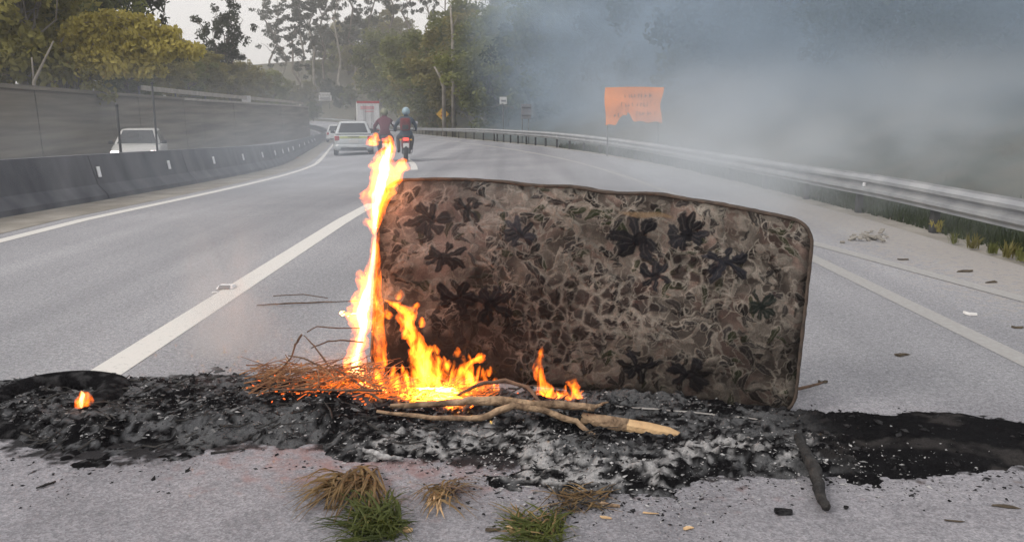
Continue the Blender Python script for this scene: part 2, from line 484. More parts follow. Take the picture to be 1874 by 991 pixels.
def sheet(name, s_vals, m, dz, y_vals=None, zfun=None, smooth_=True, stain=False):
    yv = ys if y_vals is None else y_vals
    S, Y = np.meshgrid(np.asarray(s_vals, float), yv)
    if name == 'ground': S = np.where(S < -16.15, S + woff(Y), np.where(S < -6.6, -6.6 + (S + 6.6) * (1 - woff(Y) / 9.6), S))
    X = S + curve(Y)
    Z = (Gs(S, Y) if zfun is None else zfun(S, Y)) + dz
    V = np.stack([X, Y, Z], -1).reshape(-1, 3)
    attrs = None
    if stain:
        x, y = V[:, 0], V[:, 1]
        red = np.exp(-(((x + .55) / .75) ** 2 + ((y - 2.95) / .38) ** 2)) + .35 * np.exp(-(((x - .7) / .8) ** 2 + ((y - 2.75) / .3) ** 2))
        soot = smooth(-.16, .22, y - yf_(x)) * smooth(.05, -.12, y - yb_(x)) * (y < 5) * .95
        dust = .75 * smooth(2.2, 4.4, x - curve(y)) * smooth(40, 6, y) + .3 * smooth(1.2, 2.5, x) * np.exp(-((y - 2.4) / .5) ** 2)
        near_tone = smooth(3.9, 3.2, y) * .9  # road colour darkens towards the near end
        attrs = {'stain': np.stack([red * .58, soot, dust], 1), 'near_tone': np.stack([near_tone] * 3, 1)}
    me = np_mesh(name, V, grid_faces(len(yv), len(s_vals)), m, smooth_, attrs)
    o = link(bpy.data.objects.new(name, me))
    return tag(o, kind='structure')

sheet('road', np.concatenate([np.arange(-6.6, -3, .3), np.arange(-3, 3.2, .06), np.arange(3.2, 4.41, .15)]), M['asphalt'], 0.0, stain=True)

def woff(y): return 6.4 * smooth(38, 125, y)
def terrain(S0, Y):
    S = np.where(np.asarray(S0) < -8, S0 - woff(Y), S0)
    g = Gs(np.clip(S0, -16.2, 5.2), Y)
    right = np.where(S > 5.2, -.10 * smooth(5.2, 6.2, S) + .42 * np.clip(S - 7, 0, 45) * smooth(0, 14, Y + 6), 0)
    left = np.where(S < -16.25, 2.1 - g - .003 * np.clip(Y - 50, 0, 250) + .07 * np.clip(-S - 20, 0, 60), 0)
    S = np.asarray(S, float)
    rough = .10 * (fbm(S * .8, Y * .8, 4, 3) - .5) * (smooth(4.8, 6, S) + smooth(-17, -18, S))
    return g + right + left + rough
s_ground = np.concatenate([[-320, -200, -120, -80], np.arange(-60, -17, 3.0), [-16.6, -16.3, -16.24, -16.2, -12, -7, -6.6, -2, 2, 4.3], np.arange(4.6, 12, .5), np.arange(12, 60, 3.0), [80, 120, 200, 320]])
sheet('ground', s_ground, M['earth'], -.03, np.concatenate([np.arange(-12, 30, 1.0), np.arange(30, 120, 4), np.arange(120, 700, 15)]), terrain)
sheet('shoulder', np.arange(4.36, 4.9, .1), M['dust'], -.012, ys[ys < 130])
sheet('median_strip', np.arange(-6.75, -5.5, .15), M['dust'], .004, ys[ys < 240])
sheet('opposite_road', np.arange(-15.8, -7.0, .4), M['asphalt'], .0, ys[ys < 180])

def marking(name, s0, s1, y0, y1, m, dz=.0025, step=.5, taper=None):
    n = max(3, int((y1 - y0) / step) + 1)
    yv = np.linspace(y0, y1, n)
    Y = np.repeat(yv[:, None], 4, 1)
    t = np.linspace(0, 1, 4)[None]
    a = s0 if taper is None else s0 + taper * ((Y - y0) / (y1 - y0))
    S = a + (s1 - s0) * t
    V = np.stack([S + curve(Y), Y, Gs(S, Y) + dz], -1).reshape(-1, 3)
    o = link(bpy.data.objects.new(name, np_mesh(name, V, grid_faces(n, 4), m)))
    return tag(o, kind='structure')
marking('edge_line', -5.34, -5.18, 1, 200, M['paint'], .003)
for y0, y1 in ((3.6, 12.2), (22, 30), (42, 50), (62, 70), (82, 90)):
    marking('lane_line', -2.16, -1.97, y0, y1, M['paint'])
marking('right_edge_line', 2.66, 2.80, 2, 150, M['paint_faint'])
marking('gore_line', 3.62, 3.78, 5.3, 9.0, M['paint_faint'], .004, taper=-.85)
marking('opposite_edge_line', -8.0, -7.85, 4, 200, M['paint'])
marking('opposite_lane_line', -11.5, -11.38, 20, 200, M['paint'])
# ================================================================== BARRIERS, RAIL, SIGNS
def sweep_section(mb, sec, s_ref, yv):
    """section = [(ds, z)] closed outline swept along the road"""
    loops = [[W(s_ref, y) + Vector((ds, 0, z)) for ds, z in sec] for y in yv]
    mb.loft(loops)

JERSEY = [(.36, 0), (.34, .08), (.20, .24), (.10, .62), (.08, .70), (-.08, .70), (-.10, .62), (-.20, .24), (-.34, .08), (-.36, 0)]
bar = thing('concrete_barrier', 'long dark grey concrete median barrier with white reflectors', 'barrier', W(-6.75, 14))
bar_inv = -Vector(bar.location)
yy = 5.0
while yy < 230:
    ln = 4.0 if yy < 60 else 10.0
    mb = MB(); sweep_section(mb, JERSEY, -6.75, np.linspace(yy + .015, yy + ln - .015, 4))
    mb.v = [tuple(Vector(v) + bar_inv) for v in mb.v]
    mb.build('barrier_segment', M['barrier'], bar)
    yy += ln
# white reflectors bolted to the barrier's road face
refl_px = [(30, 338), (225, 318), (340, 303), (412, 292), (462, 286)]
mr = MB().box((0, 0, 0), (.02, .06, .17)).mesh('reflector', M['white_refl'], bevel=.006)
yr = 10.2
for i in range(15):
    o = bpy.data.objects.new('reflector', mr); link(o, bar)
    p = W(-6.75, yr) + Vector((.185, 0, .43))
    o.location = p + bar_inv
    o.rotation_euler = (0, R(-12), heading(yr) - R(25))
    yr += 2.9 + (i > 8) * 2

# thin dark posts standing in the median
for (px, Y, top, lab) in ((223, 15.5, 1.55, 'slim dark steel post just left of the oncoming white car'),
                          (290, 19.5, 2.2, 'tall slim dark post in front of the oncoming car\'s right headlamp')):
    x = (px - CX) / F * (Y / 1.0)
    base = Vector((at(px, 300, Y).x, Y, float(Gs(-7.2, Y)) - .02))
    t = thing('median_post', lab, 'post', base)
    MB().tube([(0, 0, 0), (0, 0, top)], .024, 10).build('pole', M['dark_post'], t, True)
    MB().lathe([(top - .01, .0), (top - .01, .032), (top + .03, .028), (top + .04, .0)], 'z', n=12).build('cap', M['dark_post'], t, True)
    MB().box((0, 0, .012), (.18, .18, .02)).build('base_plate', M['dark_post'], t)

# retaining wall beyond the opposite carriageway, cast in panels
wall = thing('retaining_wall', 'long weathered grey retaining wall beyond the opposite carriageway', 'wall', W(-16.1, 40))
winv = -Vector(wall.location)
def wall_top(y): return 2.12 - .003 * max(0, y - 50)
yy = 2.0; i = 0
while yy < 300:
    ln = 5.0 if yy < 80 else 12.0
    mb = MB()
    off = .02 * math.sin(i * 2.3)
    loops = []
    for y in np.linspace(yy + .02, yy + ln - .02, 3):
        b_ = W(-16.1 + float(woff(y)), y); tp = wall_top(y)
        loops.append([Vector((b_.x + ds + off, b_.y, z)) + winv for ds, z in ((.16, b_.z - .1), (.06, tp), (-.14, tp), (-.14, b_.z - .1))])
    mb.loft(loops); mb.build('panel', M['concrete'], wall)
    mb = MB(); loops = []
    for y in np.linspace(yy, yy + ln - .005, 3):
        b_ = W(-16.1 + float(woff(y)), y); tp = wall_top(y)
        loops.append([Vector((b_.x + ds, b_.y, z)) + winv for ds, z in ((.16, tp + .003), (.16, tp + .16), (-.2, tp + .16), (-.2, tp + .003))])
    mb.loft(loops); mb.build('coping_stone', M['coping'] if yy > 55 else M['concrete'], wall)
    yy += ln; i += 1
# pale rail above the far part of that wall
rl = thing('upper_guardrail', 'pale rail on short posts along the top of the retaining wall', 'guardrail', W(-16.6, 70) + Vector((0, 0, 0)))
rinv = -Vector(rl.location)
mb = MB(); loops = []
for y in np.arange(50, 260, 4.0):
    b_ = W(-16.7 + float(woff(y)), y); z = wall_top(y)
    loops.append([Vector((b_.x + ds, b_.y, z + dz)) + rinv for ds, dz in ((.03, .45), (.03, .75), (-.03, .75), (-.03, .45))])
mb.loft(loops); mb.build('rail', M['coping'], rl)
mp_ = MB().box((0, 0, .35), (.1, .1, .9)).mesh('post', M['galv_dull'])
for y in np.arange(50, 256, 8.0):
    o = bpy.data.objects.new('post', mp_); link(o, rl); o.location = Vector((W(-16.82 + float(woff(y)), y).x, y, wall_top(y) - .1)) + rinv
p = W(-16.75 + float(woff(80)), 80)
t = thing('wall_sign', 'small white blank board on the wall-top rail', 'sign', (p.x, 80, wall_top(80) + .1))
MB().box((0, 0, .38), (.85, .03, .62)).build('board', M['white_sign'], t, bevel=.01)
MB().box((-.3, .04, .1), (.05, .05, .6)).build('post', M['galv_dull'], t); MB().box((.3, .04, .1), (.05, .05, .6)).build('post', M['galv_dull'], t)

# steel W-beam guardrail on the outer edge
gr = thing('steel_guardrail', 'long galvanised W-beam guardrail bordering the smoky forest', 'guardrail', W(4.6, 12))
ginv = -Vector(gr.location)
def rail_h(y): return .535 + .22 * float(smooth(14, 60, y))
WB = [(-.02, .0), (-.02, .025), (-.075, .065), (-.075, .10), (-.02, .135), (-.02, .155), (-.075, .19), (-.075, .225), (-.02, .262), (-.02, .285)]
WB = WB + [(a + .006, b) for a, b in WB[::-1]]
yy = 2.2
while yy < 230:
    ln = 4.0 if yy < 50 else 12.0
    loops = []
    for y in np.linspace(yy, yy + ln + .12, 5):
        b_ = W(4.6, y); h = rail_h(y)
        lap = .004 * (int(yy) % 8 == 2)
        loops.append([b_ + Vector((ds + lap, 0, h - .285 + dz)) + ginv for ds, dz in WB])
    mb = MB(); mb.loft(loops); mb.build('rail_beam', M['galv'], gr)
    yy += ln
mp_ = MB().box((0, 0, .25), (.07, .10, 1.0)).mesh('post', M['dark_post'], bevel=.01)
for y in list(np.arange(3, 50, 2.0)) + list(np.arange(50, 150, 4.0)):
    o = bpy.data.objects.new('post', mp_); link(o, gr)
    o.location = W(4.67, y, rail_h(y) - .77) + ginv
    o.rotation_euler = (0, 0, heading(y))
mref = MB().box((0, 0, 0), (.03, .05, .05)).mesh('rail_reflector', M['white_refl'], bevel=.006)
for y in (10.6, 18.6, 26.6, 34.6):
    o = bpy.data.objects.new('rail_reflector', mref); link(o, gr)
    o.location = W(4.6, y, rail_h(y) - .14) + Vector((-.05, 0, 0)) + ginv

def sign_posts(t, xs, h, m, r=.03, back=.035):
    for x in xs: MB().tube([(x, back, -.25), (x, back, h)], r, 8).build('post', m, t, True)

# orange banner with a torn lower edge
Yb = 27.0
p = at(1160, 195, Yb); gz = float(Gs(5.2, Yb)) - .1
t = thing('orange_banner', 'orange cloth road banner with notched lower edge behind the guardrail', 'banner', (p.x, Yb, gz), R(-4))
H0, H1 = p.z - gz - .60, p.z - gz + .60
sign_posts(t, (-.82, .82), H1 - .02, M['galv_dull'], .022, .11)
nx, nz = 60, 30
uu, vv = np.meshgrid(np.linspace(0, 1, nx), np.linspace(0, 1, nz))
edge_l = .03 * np.sin(vv * 5 + 1); edge_r = -.06 * np.sin(vv * math.pi) + .02 * vv + .02 * np.sin(vv * 9)
notch = .24 * np.exp(-((uu - .34) / .13) ** 4) + .10 * (uu > .38) * (1 - uu * .3) + .02 * np.sin(uu * 23)
low = notch
X = -.92 + edge_l + uu * (1.84 - edge_l + edge_r)
Z = H0 + (H1 - H0) * (low + (1 - low) * vv) + .02 * np.sin(uu * 3.1)
Yc = .04 * np.sin(uu * 7 + vv * 2) + .02 * np.sin(vv * 9 + uu * 4)
V1 = np.stack([X, Yc, Z], -1).reshape(-1, 3); V2 = V1 + np.array([0, .012, 0])
fc = grid_faces(nz, nx)
me = np_mesh('cloth', np.vstack([V1, V2]), np.vstack([fc, fc[:, ::-1] + len(V1)]), M['orange_sign'], True)
link(bpy.data.objects.new('cloth', me), t)
random.seed(4)
for (x0, x1, zc) in ((-.30, .52, .74), (-.40, .56, .50), (-.62, -.30, .22), (.1, .7, .27)):
    x = x0
    while x < x1:
        w = random.uniform(.05, .09); zz = H0 + 1.2 * zc
        u_ = (x + .92) / 1.84
        yo = .04 * math.sin(u_ * 7 + zc * 2) + .02 * math.sin(zc * 9 + u_ * 4)
        hgt = random.uniform(.10, .135)
        mb = MB().box((x, yo - .008, zz + hgt / 2), (w * .32, .004, hgt))
        if random.random() < .6: mb.box((x + w * .35, yo - .008, zz + hgt * random.choice((.1, .5, .9))), (w * .6, .0035, .03))
        mb.build('faded_letter', M['orange_text'], t)
        x += w * 1.45 + (.05 if random.random() < .2 else 0)

# yellow diamond warning sign
Yd = 82.0
p = at(810, 209, Yd); gz = float(Gs(4.9, Yd))
t = thing('warning_sign', 'yellow diamond warning sign with red symbol beside the guardrail', 'sign', (p.x, Yd, gz), heading(Yd))
hz = p.z - gz; a = .70
sign_posts(t, (0,), hz + .3, M['galv_dull'], .04)
dm = lambda k, y: [(0, y, hz - k), (k, y, hz), (0, y, hz + k), (-k, y, hz)]
MB().poly(dm(a, 0), (0, 1, 0), .02).build('border', M['black_mark'], t)
MB().poly(dm(a * .92, -.012), (0, 1, 0), .009).build('panel', M['yellow_sign'], t)
mb = MB(); mb.poly([(-.2, -.022, hz - .18), (.02, -.022, hz - .28), (.12, -.022, hz - .02), (.24, -.022, hz + .06), (.02, -.022, hz + .33), (-.14, -.022, hz + .16), (-.02, -.022, hz + .02)], (0, 1, 0), .007)
mb.build('symbol', M['red_mark'], t)

# grey sign seen from behind on two legs
Yg = 43.0
p = at(963, 204, Yg); gz = float(Gs(5.1, Yg)) - .05
t = thing('back_of_sign', 'grey metal back of a small sign on two legs by the guardrail', 'sign', (p.x, Yg, gz), heading(Yg))
hz = p.z - gz
MB().box((0, 0, hz), (.54, .02, .76)).build('panel', M['grey_sign'], t, bevel=.006)
MB().box((0, -.025, hz + .2), (.5, .03, .04)).build('brace', M['galv_dull'], t); MB().box((0, -.025, hz - .2), (.5, .03, .04)).build('brace', M['galv_dull'], t)
sign_posts(t, (-.2, .14), hz, M['galv_dull'], .025)
# small white plate further on
Yp = 52.0
p = at(921, 184, Yp); gz = float(Gs(5.3, Yp)) - .05
t = thing('small_white_sign', 'tiny white plate on a thin pole between diamond and grey signs', 'sign', (p.x, Yp, gz), heading(Yp))
hz = p.z - gz
sign_posts(t, (0,), hz + .1, M['galv_dull'], .025)
MB().box((0, 0, hz), (.46, .02, .44)).build('plate', M['white_sign'], t, bevel=.01)
MB().box((.02, -.014, hz - .02), (.30, .006, .12)).build('grey_print', M['grey_sign'], t)
MB().prism([(-.75, 0, hz - .42), (.0, 0, hz - .22), (.0, 0, hz - .16), (-.75, 0, hz - .37)], .02).build('arm', M['galv'], t)
MB().prism([(.0, 0, hz - .28), (.7, 0, hz - .50), (.7, 0, hz - .44), (.0, 0, hz - .22)], .02).build('arm', M['galv'], t)
# white roadside board far left of the road
Yw = 215.0
p = at(595, 177, Yw); gz = float(terrain(np.array([p.x - float(curve(Yw))]), np.array([Yw]))[0])
t = thing('roadside_board', 'far white roadside board on posts left of the truck', 'sign', (p.x, Yw, gz), heading(Yw))
hz = p.z - gz
t.scale = (1.43, 1.43, 1.0)
sign_posts(t, (-.8, .8), hz + .8, M['galv_dull'], .07)
MB().box((0, 0, hz - .35), (2.4, .05, 1.4)).build('lower_panel', M['white_sign'], t, bevel=.02)
MB().box((0, 0, hz + .75), (2.0, .05, .6)).build('upper_panel', M['white_sign'], t, bevel=.02)
for k, w in ((.1, 1.6), (-.35, 1.9), (-.75, 1.3)):
    MB().box((0, -.04, hz - .3 + k * .6), (w, .02, .14)).build('grey_lettering', M['grey_sign'], t)
Yw = 205.0
p = at(633, 195, Yw); gz = float(terrain(np.array([p.x - float(curve(Yw))]), np.array([Yw]))[0])
t = thing('round_sign', 'tiny far round white sign between the roadside board and the truck', 'sign', (p.x, Yw, gz), heading(Yw))
hz = p.z - gz
sign_posts(t, (0,), hz, M['galv_dull'], .05)
MB().lathe([(-.02, .01), (-.02, .5), (.02, .5), (.02, .01)], 'y', (0, 0, hz), 20).build('disc', M['white_sign'], t)

# ================================================================== VEHICLES
def rrect(hw, z0, z1, y, k=.12, n=4):
    """rounded rectangle loop in the xz plane at y"""
    k = min(k, hw * .9, (z1 - z0) * .45); pts = []
    for cx, cz, a0 in ((hw - k, z1 - k, 0), (-hw + k, z1 - k, 90), (-hw + k, z0 + k, 180), (hw - k, z0 + k, 270)):
        for i in range(n + 1):
            a = R(a0 + 90 * i / n)
            pts.append(Vector((cx + k * math.cos(a), y, cz + k * math.sin(a))))
    return pts

TYRE_PROF = lambda w, r: [(-w / 2, r * .62), (-w / 2, r * .92), (-w * .38, r), (w * .38, r), (w / 2, r * .92), (w / 2, r * .62)]
def wheel(t, x, y, r=.30, w=.19):
    ty = MB().lathe(TYRE_PROF(w, r), 'x', (x, y, r), 24).build('wheel', M['tyre'], t, True)
    rm = MB(); rm.lathe([(-w * .42, .02), (-w * .42, r * .64), (w * .42, r * .64), (w * .42, .02)], 'x', (x, y, r), 24)
    rm.build('rim', M['rim'], ty)
    sp = MB()
    sgn = 1 if x > 0 else -1
    for k in range(5):
        a = 2 * math.pi * k / 5
        sp.box((x + sgn * w * .45, y + math.sin(a) * r * .33, r + math.cos(a) * r * .33), (.02, r * .13, r * .56), Matrix.Rotation(-a, 3, 'X'))
    sp.build('spokes', M['trim'], ty)

def car(name, label, paint, loc, rz, lit_front=False, strip=False, lit_rear=False, group=None):
    t = thing(name, label, 'car', loc, rz, group)
    sec = [(-2.02, .70, .34, .70), (-1.98, .78, .28, .80), (-1.86, .83, .24, .90), (-1.5, .85, .20, .95), (-.9, .86, .19, .95), (0, .86, .19, .94), (.7, .86, .19, .93),
           (1.1, .85, .20, .90), (1.6, .83, .22, .83), (1.9, .78, .25, .74), (2.0, .70, .32, .66)]
    MB().loft([rrect(w, a, b, y, .13) for y, w, a, b in sec]).build('body', paint, t, True)
    B = [(-.80, -1.88, .92), (.80, -1.88, .92), (.80, 1.05, .90), (-.80, 1.05, .90)]
    T_ = [(-.58, -1.52, 1.47), (.58, -1.52, 1.47), (.58, .22, 1.47), (-.58, .22, 1.47)]
    vs = B + T_
    mb = MB().add(vs, [(3, 2, 1, 0), (4, 5, 6, 7), (0, 1, 5, 4), (1, 2, 6, 5), (2, 3, 7, 6), (3, 0, 4, 7)])
    mb.build('cabin', paint, t, True, .07)
    def face(i, j, a0, a1, b0, b1, off=.012):
        bl, br, tr_, tl = (Vector(q) for q in (B[i], B[j], T_[j], T_[i]))
        def q(u, v): return (bl * (1 - u) + br * u) * (1 - v) + (tl * (1 - u) + tr_ * u) * v
        c = [q(a0, b0), q(a1, b0), q(a1, b1), q(a0, b1)]
        nn = (c[1] - c[0]).cross(c[3] - c[0]).normalized()
        return [p_ + nn * .002 for p_ in c], off
    for nm, ar in (('rear_window', (0, 1, .09, .91, .14, .86)), ('windscreen', (2, 3, .07, .93, .08, .90)),
                   ('side_window', (1, 2, .10, .42, .10, .84)), ('side_window', (1, 2, .46, .80, .10, .84)),
                   ('side_window', (3, 0, .20, .54, .10, .84)), ('side_window', (3, 0, .58, .90, .10, .84))):
        q, off = face(*ar); MB().prism(q, off).build(nm, M['glass'], t)
    MB().loft([rrect(w, .30, .50, y, .08) for y, w in ((-2.10, .60), (-2.07, .74), (-1.95, .82), (-1.75, .865))]).build('rear_bumper', paint, t, True)
    MB().box((0, -2.09, .335), (1.1, .05, .07)).build('bumper_trim', M['trim'], t, bevel=.015)
    MB().loft([rrect(w, .26, .50, y, .08) for y, w in ((2.08, .58), (2.04, .72), (1.9, .82), (1.75, .85))]).build('front_bumper', paint, t, True)
    MB().box((0, 2.06, .56), (.8, .05, .10)).build('grille', M['trim'], t, bevel=.015)
    for s in (-1, 1):
        MB().box((s * .70, -1.95, .76), (.20, .16, .20)).build('tail_lamp', M['tail_lit'] if lit_rear else M['tail'], t, bevel=.03)
        h = MB().box((s * .66, 1.92, .64), (.28, .20, .15)).build('headlamp', M['head_lit'] if lit_front else M['white_refl'], t, bevel=.04)
        mi = MB().box((s * .93, .62, .98), (.17, .10, .13)).build('mirror', M['trim'], t, bevel=.03)
        MB().box((s * .80, .62, .955), (.14, .04, .035)).build('mirror_stalk', M['trim'], mi)
        for y in (-1.25, 1.25): wheel(t, s * .77, y)
    MB().box((0, -2.025, .62), (.42, .02, .13)).build('number_plate', M['plate'], t)
    MB().box((0, 2.09, .40), (.42, .02, .12)).build('number_plate', M['plate'], t)
    MB().box((0, -2.03, .82), (.5, .02, .03)).build('boot_handle', M['trim'], t, bevel=.006)
    if strip: MB().box((0, -1.985, .80), (1.15, .05, .10)).build('reflective_strip', M['strip'], t, bevel=.01)
    return t

def on_road(px, Y, s=None):
    if s is None: s = float((px - CX) / F * Y * 1.0) - float(curve(Y))
    return W(s, Y)
p = at(648, 288, 36.0); s_ = p.x - float(curve(36.0))
car('hatchback', 'silver white hatchback with yellowish tailgate band driving away left of the motorbikes', M['car_silver'], W(s_, 38.0, .01), heading(38), strip=True)
car('hatchback', 'nearer of the two far cars ahead of the silver hatchback along the barrier', M['car_white'], W(-5.1, 72, .01), heading(72))
car('hatchback', 'farthest grey car ahead along the barrier, beyond the pale one', M['car_grey'], W(-5.2, 104, .01), heading(104), lit_rear=True)
p = at(256, 262, 32.0)
car('oncoming_car', 'white oncoming car with lit headlamps behind the median barrier', M['car_dusty'], W(p.x - float(curve(32.0)), 32.0, .0), R(180) + heading(32) + R(7), lit_front=True)

def box_truck(name, label, loc, rz):
    t = thing(name, label, 'truck', loc, rz)
    MB().box((0, -2.2, 2.55), (2.5, 6.4, 3.0)).build('cargo_box', M['truck_white'], t, bevel=.04)
    MB().box((0, -5.42, 3.97), (2.52, .06, .24)).build('top_trim', M['truck_red'], t, bevel=.01)
    for s in (-1, 1):
        d = MB().box((s * .60, -5.425, 2.45), (1.16, .05, 2.6)).build('rear_door', M['truck_white'], t, bevel=.012)
        for k in (.32, .5): MB().box((s * k, -5.47, 2.45), (.03, .03, 2.5)).build('lock_bar', M['galv_dull'], d)
        MB().box((s * 1.0, -5.44, .90), (.3, .06, .14)).build('tail_lamp', M['tail'], t, bevel=.02)
        MB().box((s * .42, -2.0, .85), (.16, 7.6, .22)).build('chassis_rail', M['trim'], t)
        MB().box((s * .9, -5.0, .62), (.5, .02, .5)).build('mud_flap', M['trim'], t)
        for y in (-4.0, 2.4): wheel(t, s * .95, y, .5, .34)
        MB().box((s * 1.38, 2.6, 2.1), (.1, .12, .45)).build('mirror', M['trim'], t, bevel=.03)
    MB().box((-.1, -5.456, 3.35), (1.5, .012, .36)).build('red_print', M['truck_print'], t)
    MB().box((.1, -5.456, 2.95), (1.0, .012, .14)).build('red_print', M['truck_print'], t)
    MB().box((0, -5.44, .62), (2.3, .08, .14)).build('underrun_bar', M['galv_dull'], t)
    MB().loft([rrect(1.15, .7, z, y, .15) for y, z in ((1.2, 2.9), (2.4, 2.9), (2.9, 2.3), (3.1, 1.6))]).build('cab', M['truck_red'], t, True)
    return t
p = at(675, 240, 94.0)
box_truck('box_truck', 'white box truck with red top edge seen from behind', W(p.x - float(curve(94)), 99, 0), heading(96))
# ------------------------------------------------------------------ motorbikes and riders
def jacket_mat(name, upper, lower, zcut, accent=None):
    m, n, l, b = new_mat(name)
    tc = n.new('ShaderNodeTexCoord'); sp = n.new('ShaderNodeSeparateXYZ'); l.new(tc.outputs['Object'], sp.inputs[0])
    nz = n.new('ShaderNodeTexNoise'); nz.inputs['Scale'].default_value = 9; l.new(tc.outputs['Object'], nz.inputs['Vector'])
    ad = n.new('ShaderNodeMath'); ad.operation = 'MULTIPLY_ADD'; ad.inputs[1].default_value = .06; l.new(nz.outputs[0], ad.inputs[0]); l.new(sp.outputs[2], ad.inputs[2])
    r = n.new('ShaderNodeValToRGB'); r.color_ramp.interpolation = 'CONSTANT'
    r.color_ramp.elements[0].position = 0; r.color_ramp.elements[0].color = (*lower, 1)
    r.color_ramp.elements[1].position = zcut / 2; r.color_ramp.elements[1].color = (*upper, 1)
    if accent:
        e = r.color_ramp.elements.new(accent[0] / 2); e.color = (*accent[1], 1)
    dv = n.new('ShaderNodeMath'); dv.operation = 'MULTIPLY'; dv.inputs[1].default_value = .5; l.new(ad.outputs[0], dv.inputs[0])
    l.new(dv.outputs[0], r.inputs[0]); l.new(r.outputs[0], b.inputs['Base Color']); b.inputs['Roughness'].default_value = .8
    return m

def motorbike(label, loc, rz, fairing, box_mat=None):
    t = thing('motorbike', label, 'motorbike', loc, rz)
    for y in (-.64, .66):
        w = MB().lathe(TYRE_PROF(.13, .31), 'x', (0, y, .31), 28).build('wheel', M['tyre'], t, True)
        MB().lathe([(-.05, .02), (-.05, .20), (.05, .20), (.05, .02)], 'x', (0, y, .31), 20).build('rim', M['chrome'], w)
    MB().loft([rrect(w, a, b, y, .06) for y, w, a, b in ((-.95, .06, .70, .80), (-.85, .10, .62, .82), (-.5, .13, .55, .80), (-.1, .14, .42, .78), (.25, .16, .45, .90), (.5, .12, .55, .92), (.62, .07, .66, .86))]).build('body', fairing, t, True)
    MB().loft([rrect(w, a, b, y, .04) for y, w, a, b in ((-.88, .09, .80, .87), (-.6, .14, .79, .88), (-.2, .14, .77, .85), (.1, .10, .77, .84))]).build('seat', M['trim'], t, True)
    MB().box((0, -.97, .76), (.20, .06, .09)).build('tail_lamp', M['tail_lit'], t, bevel=.02)
    MB().box((0, -1.0, .56), (.19, .02, .15), Matrix.Rotation(R(-15), 3, 'X')).build('number_plate', M['plate'], t)
    MB().tube([(0, -.70, .66), (0, -.95, .62), (0, -1.02, .48)], .06, 8, .4).build('rear_mudguard', M['trim'], t, True)
    MB().tube([(.12, .2, .28), (.15, -.3, .28), (.17, -.85, .36)], [.03, .045, .05], 10).build('exhaust', M['chrome'], t, True)
    MB().box((0, .05, .38), (.26, .34, .28)).build('engine', M['galv_dull'], t, bevel=.03)
    for s in (-1, 1):
        MB().tube([(s * .09, .66, .31), (s * .09, .42, .95)], .025, 8).build('fork', M['chrome'], t, True)
        MB().tube([(s * .05, -.64, .31), (s * .06, 0, .36)], .025, 8).build('swing_arm', M['galv_dull'], t, True)
        m_ = MB().tube([(s * .26, .36, 1.02), (s * .36, .34, 1.24)], .008, 6).build('mirror', M['trim'], t)
        MB().lathe([(-.01, .005), (-.01, .06), (.01, .06), (.01, .005)], 'y', (s * .38, .33, 1.27), 12).build('mirror_glass', M['chrome'], m_)
        MB().box((s * .17, -.93, .74), (.07, .05, .05)).build('indicator', M['yellow_sign'], t, bevel=.015)
    MB().tube([(-.38, .28, 1.0), (-.2, .38, 1.03), (0, .41, 1.0), (.2, .38, 1.03), (.38, .28, 1.0)], .016, 8).build('handlebar', M['trim'], t, True)
    MB().lathe([(0, .01), (0, .09), (.12, .06), (.12, .01)], 'y', (0, .52, .92), 16).build('headlamp', M['white_refl'], t, True)
    if box_mat: MB().box((0, -.82, 1.08), (.42, .38, .38)).build('carrier_box', box_mat, t, bevel=.04)
    return t

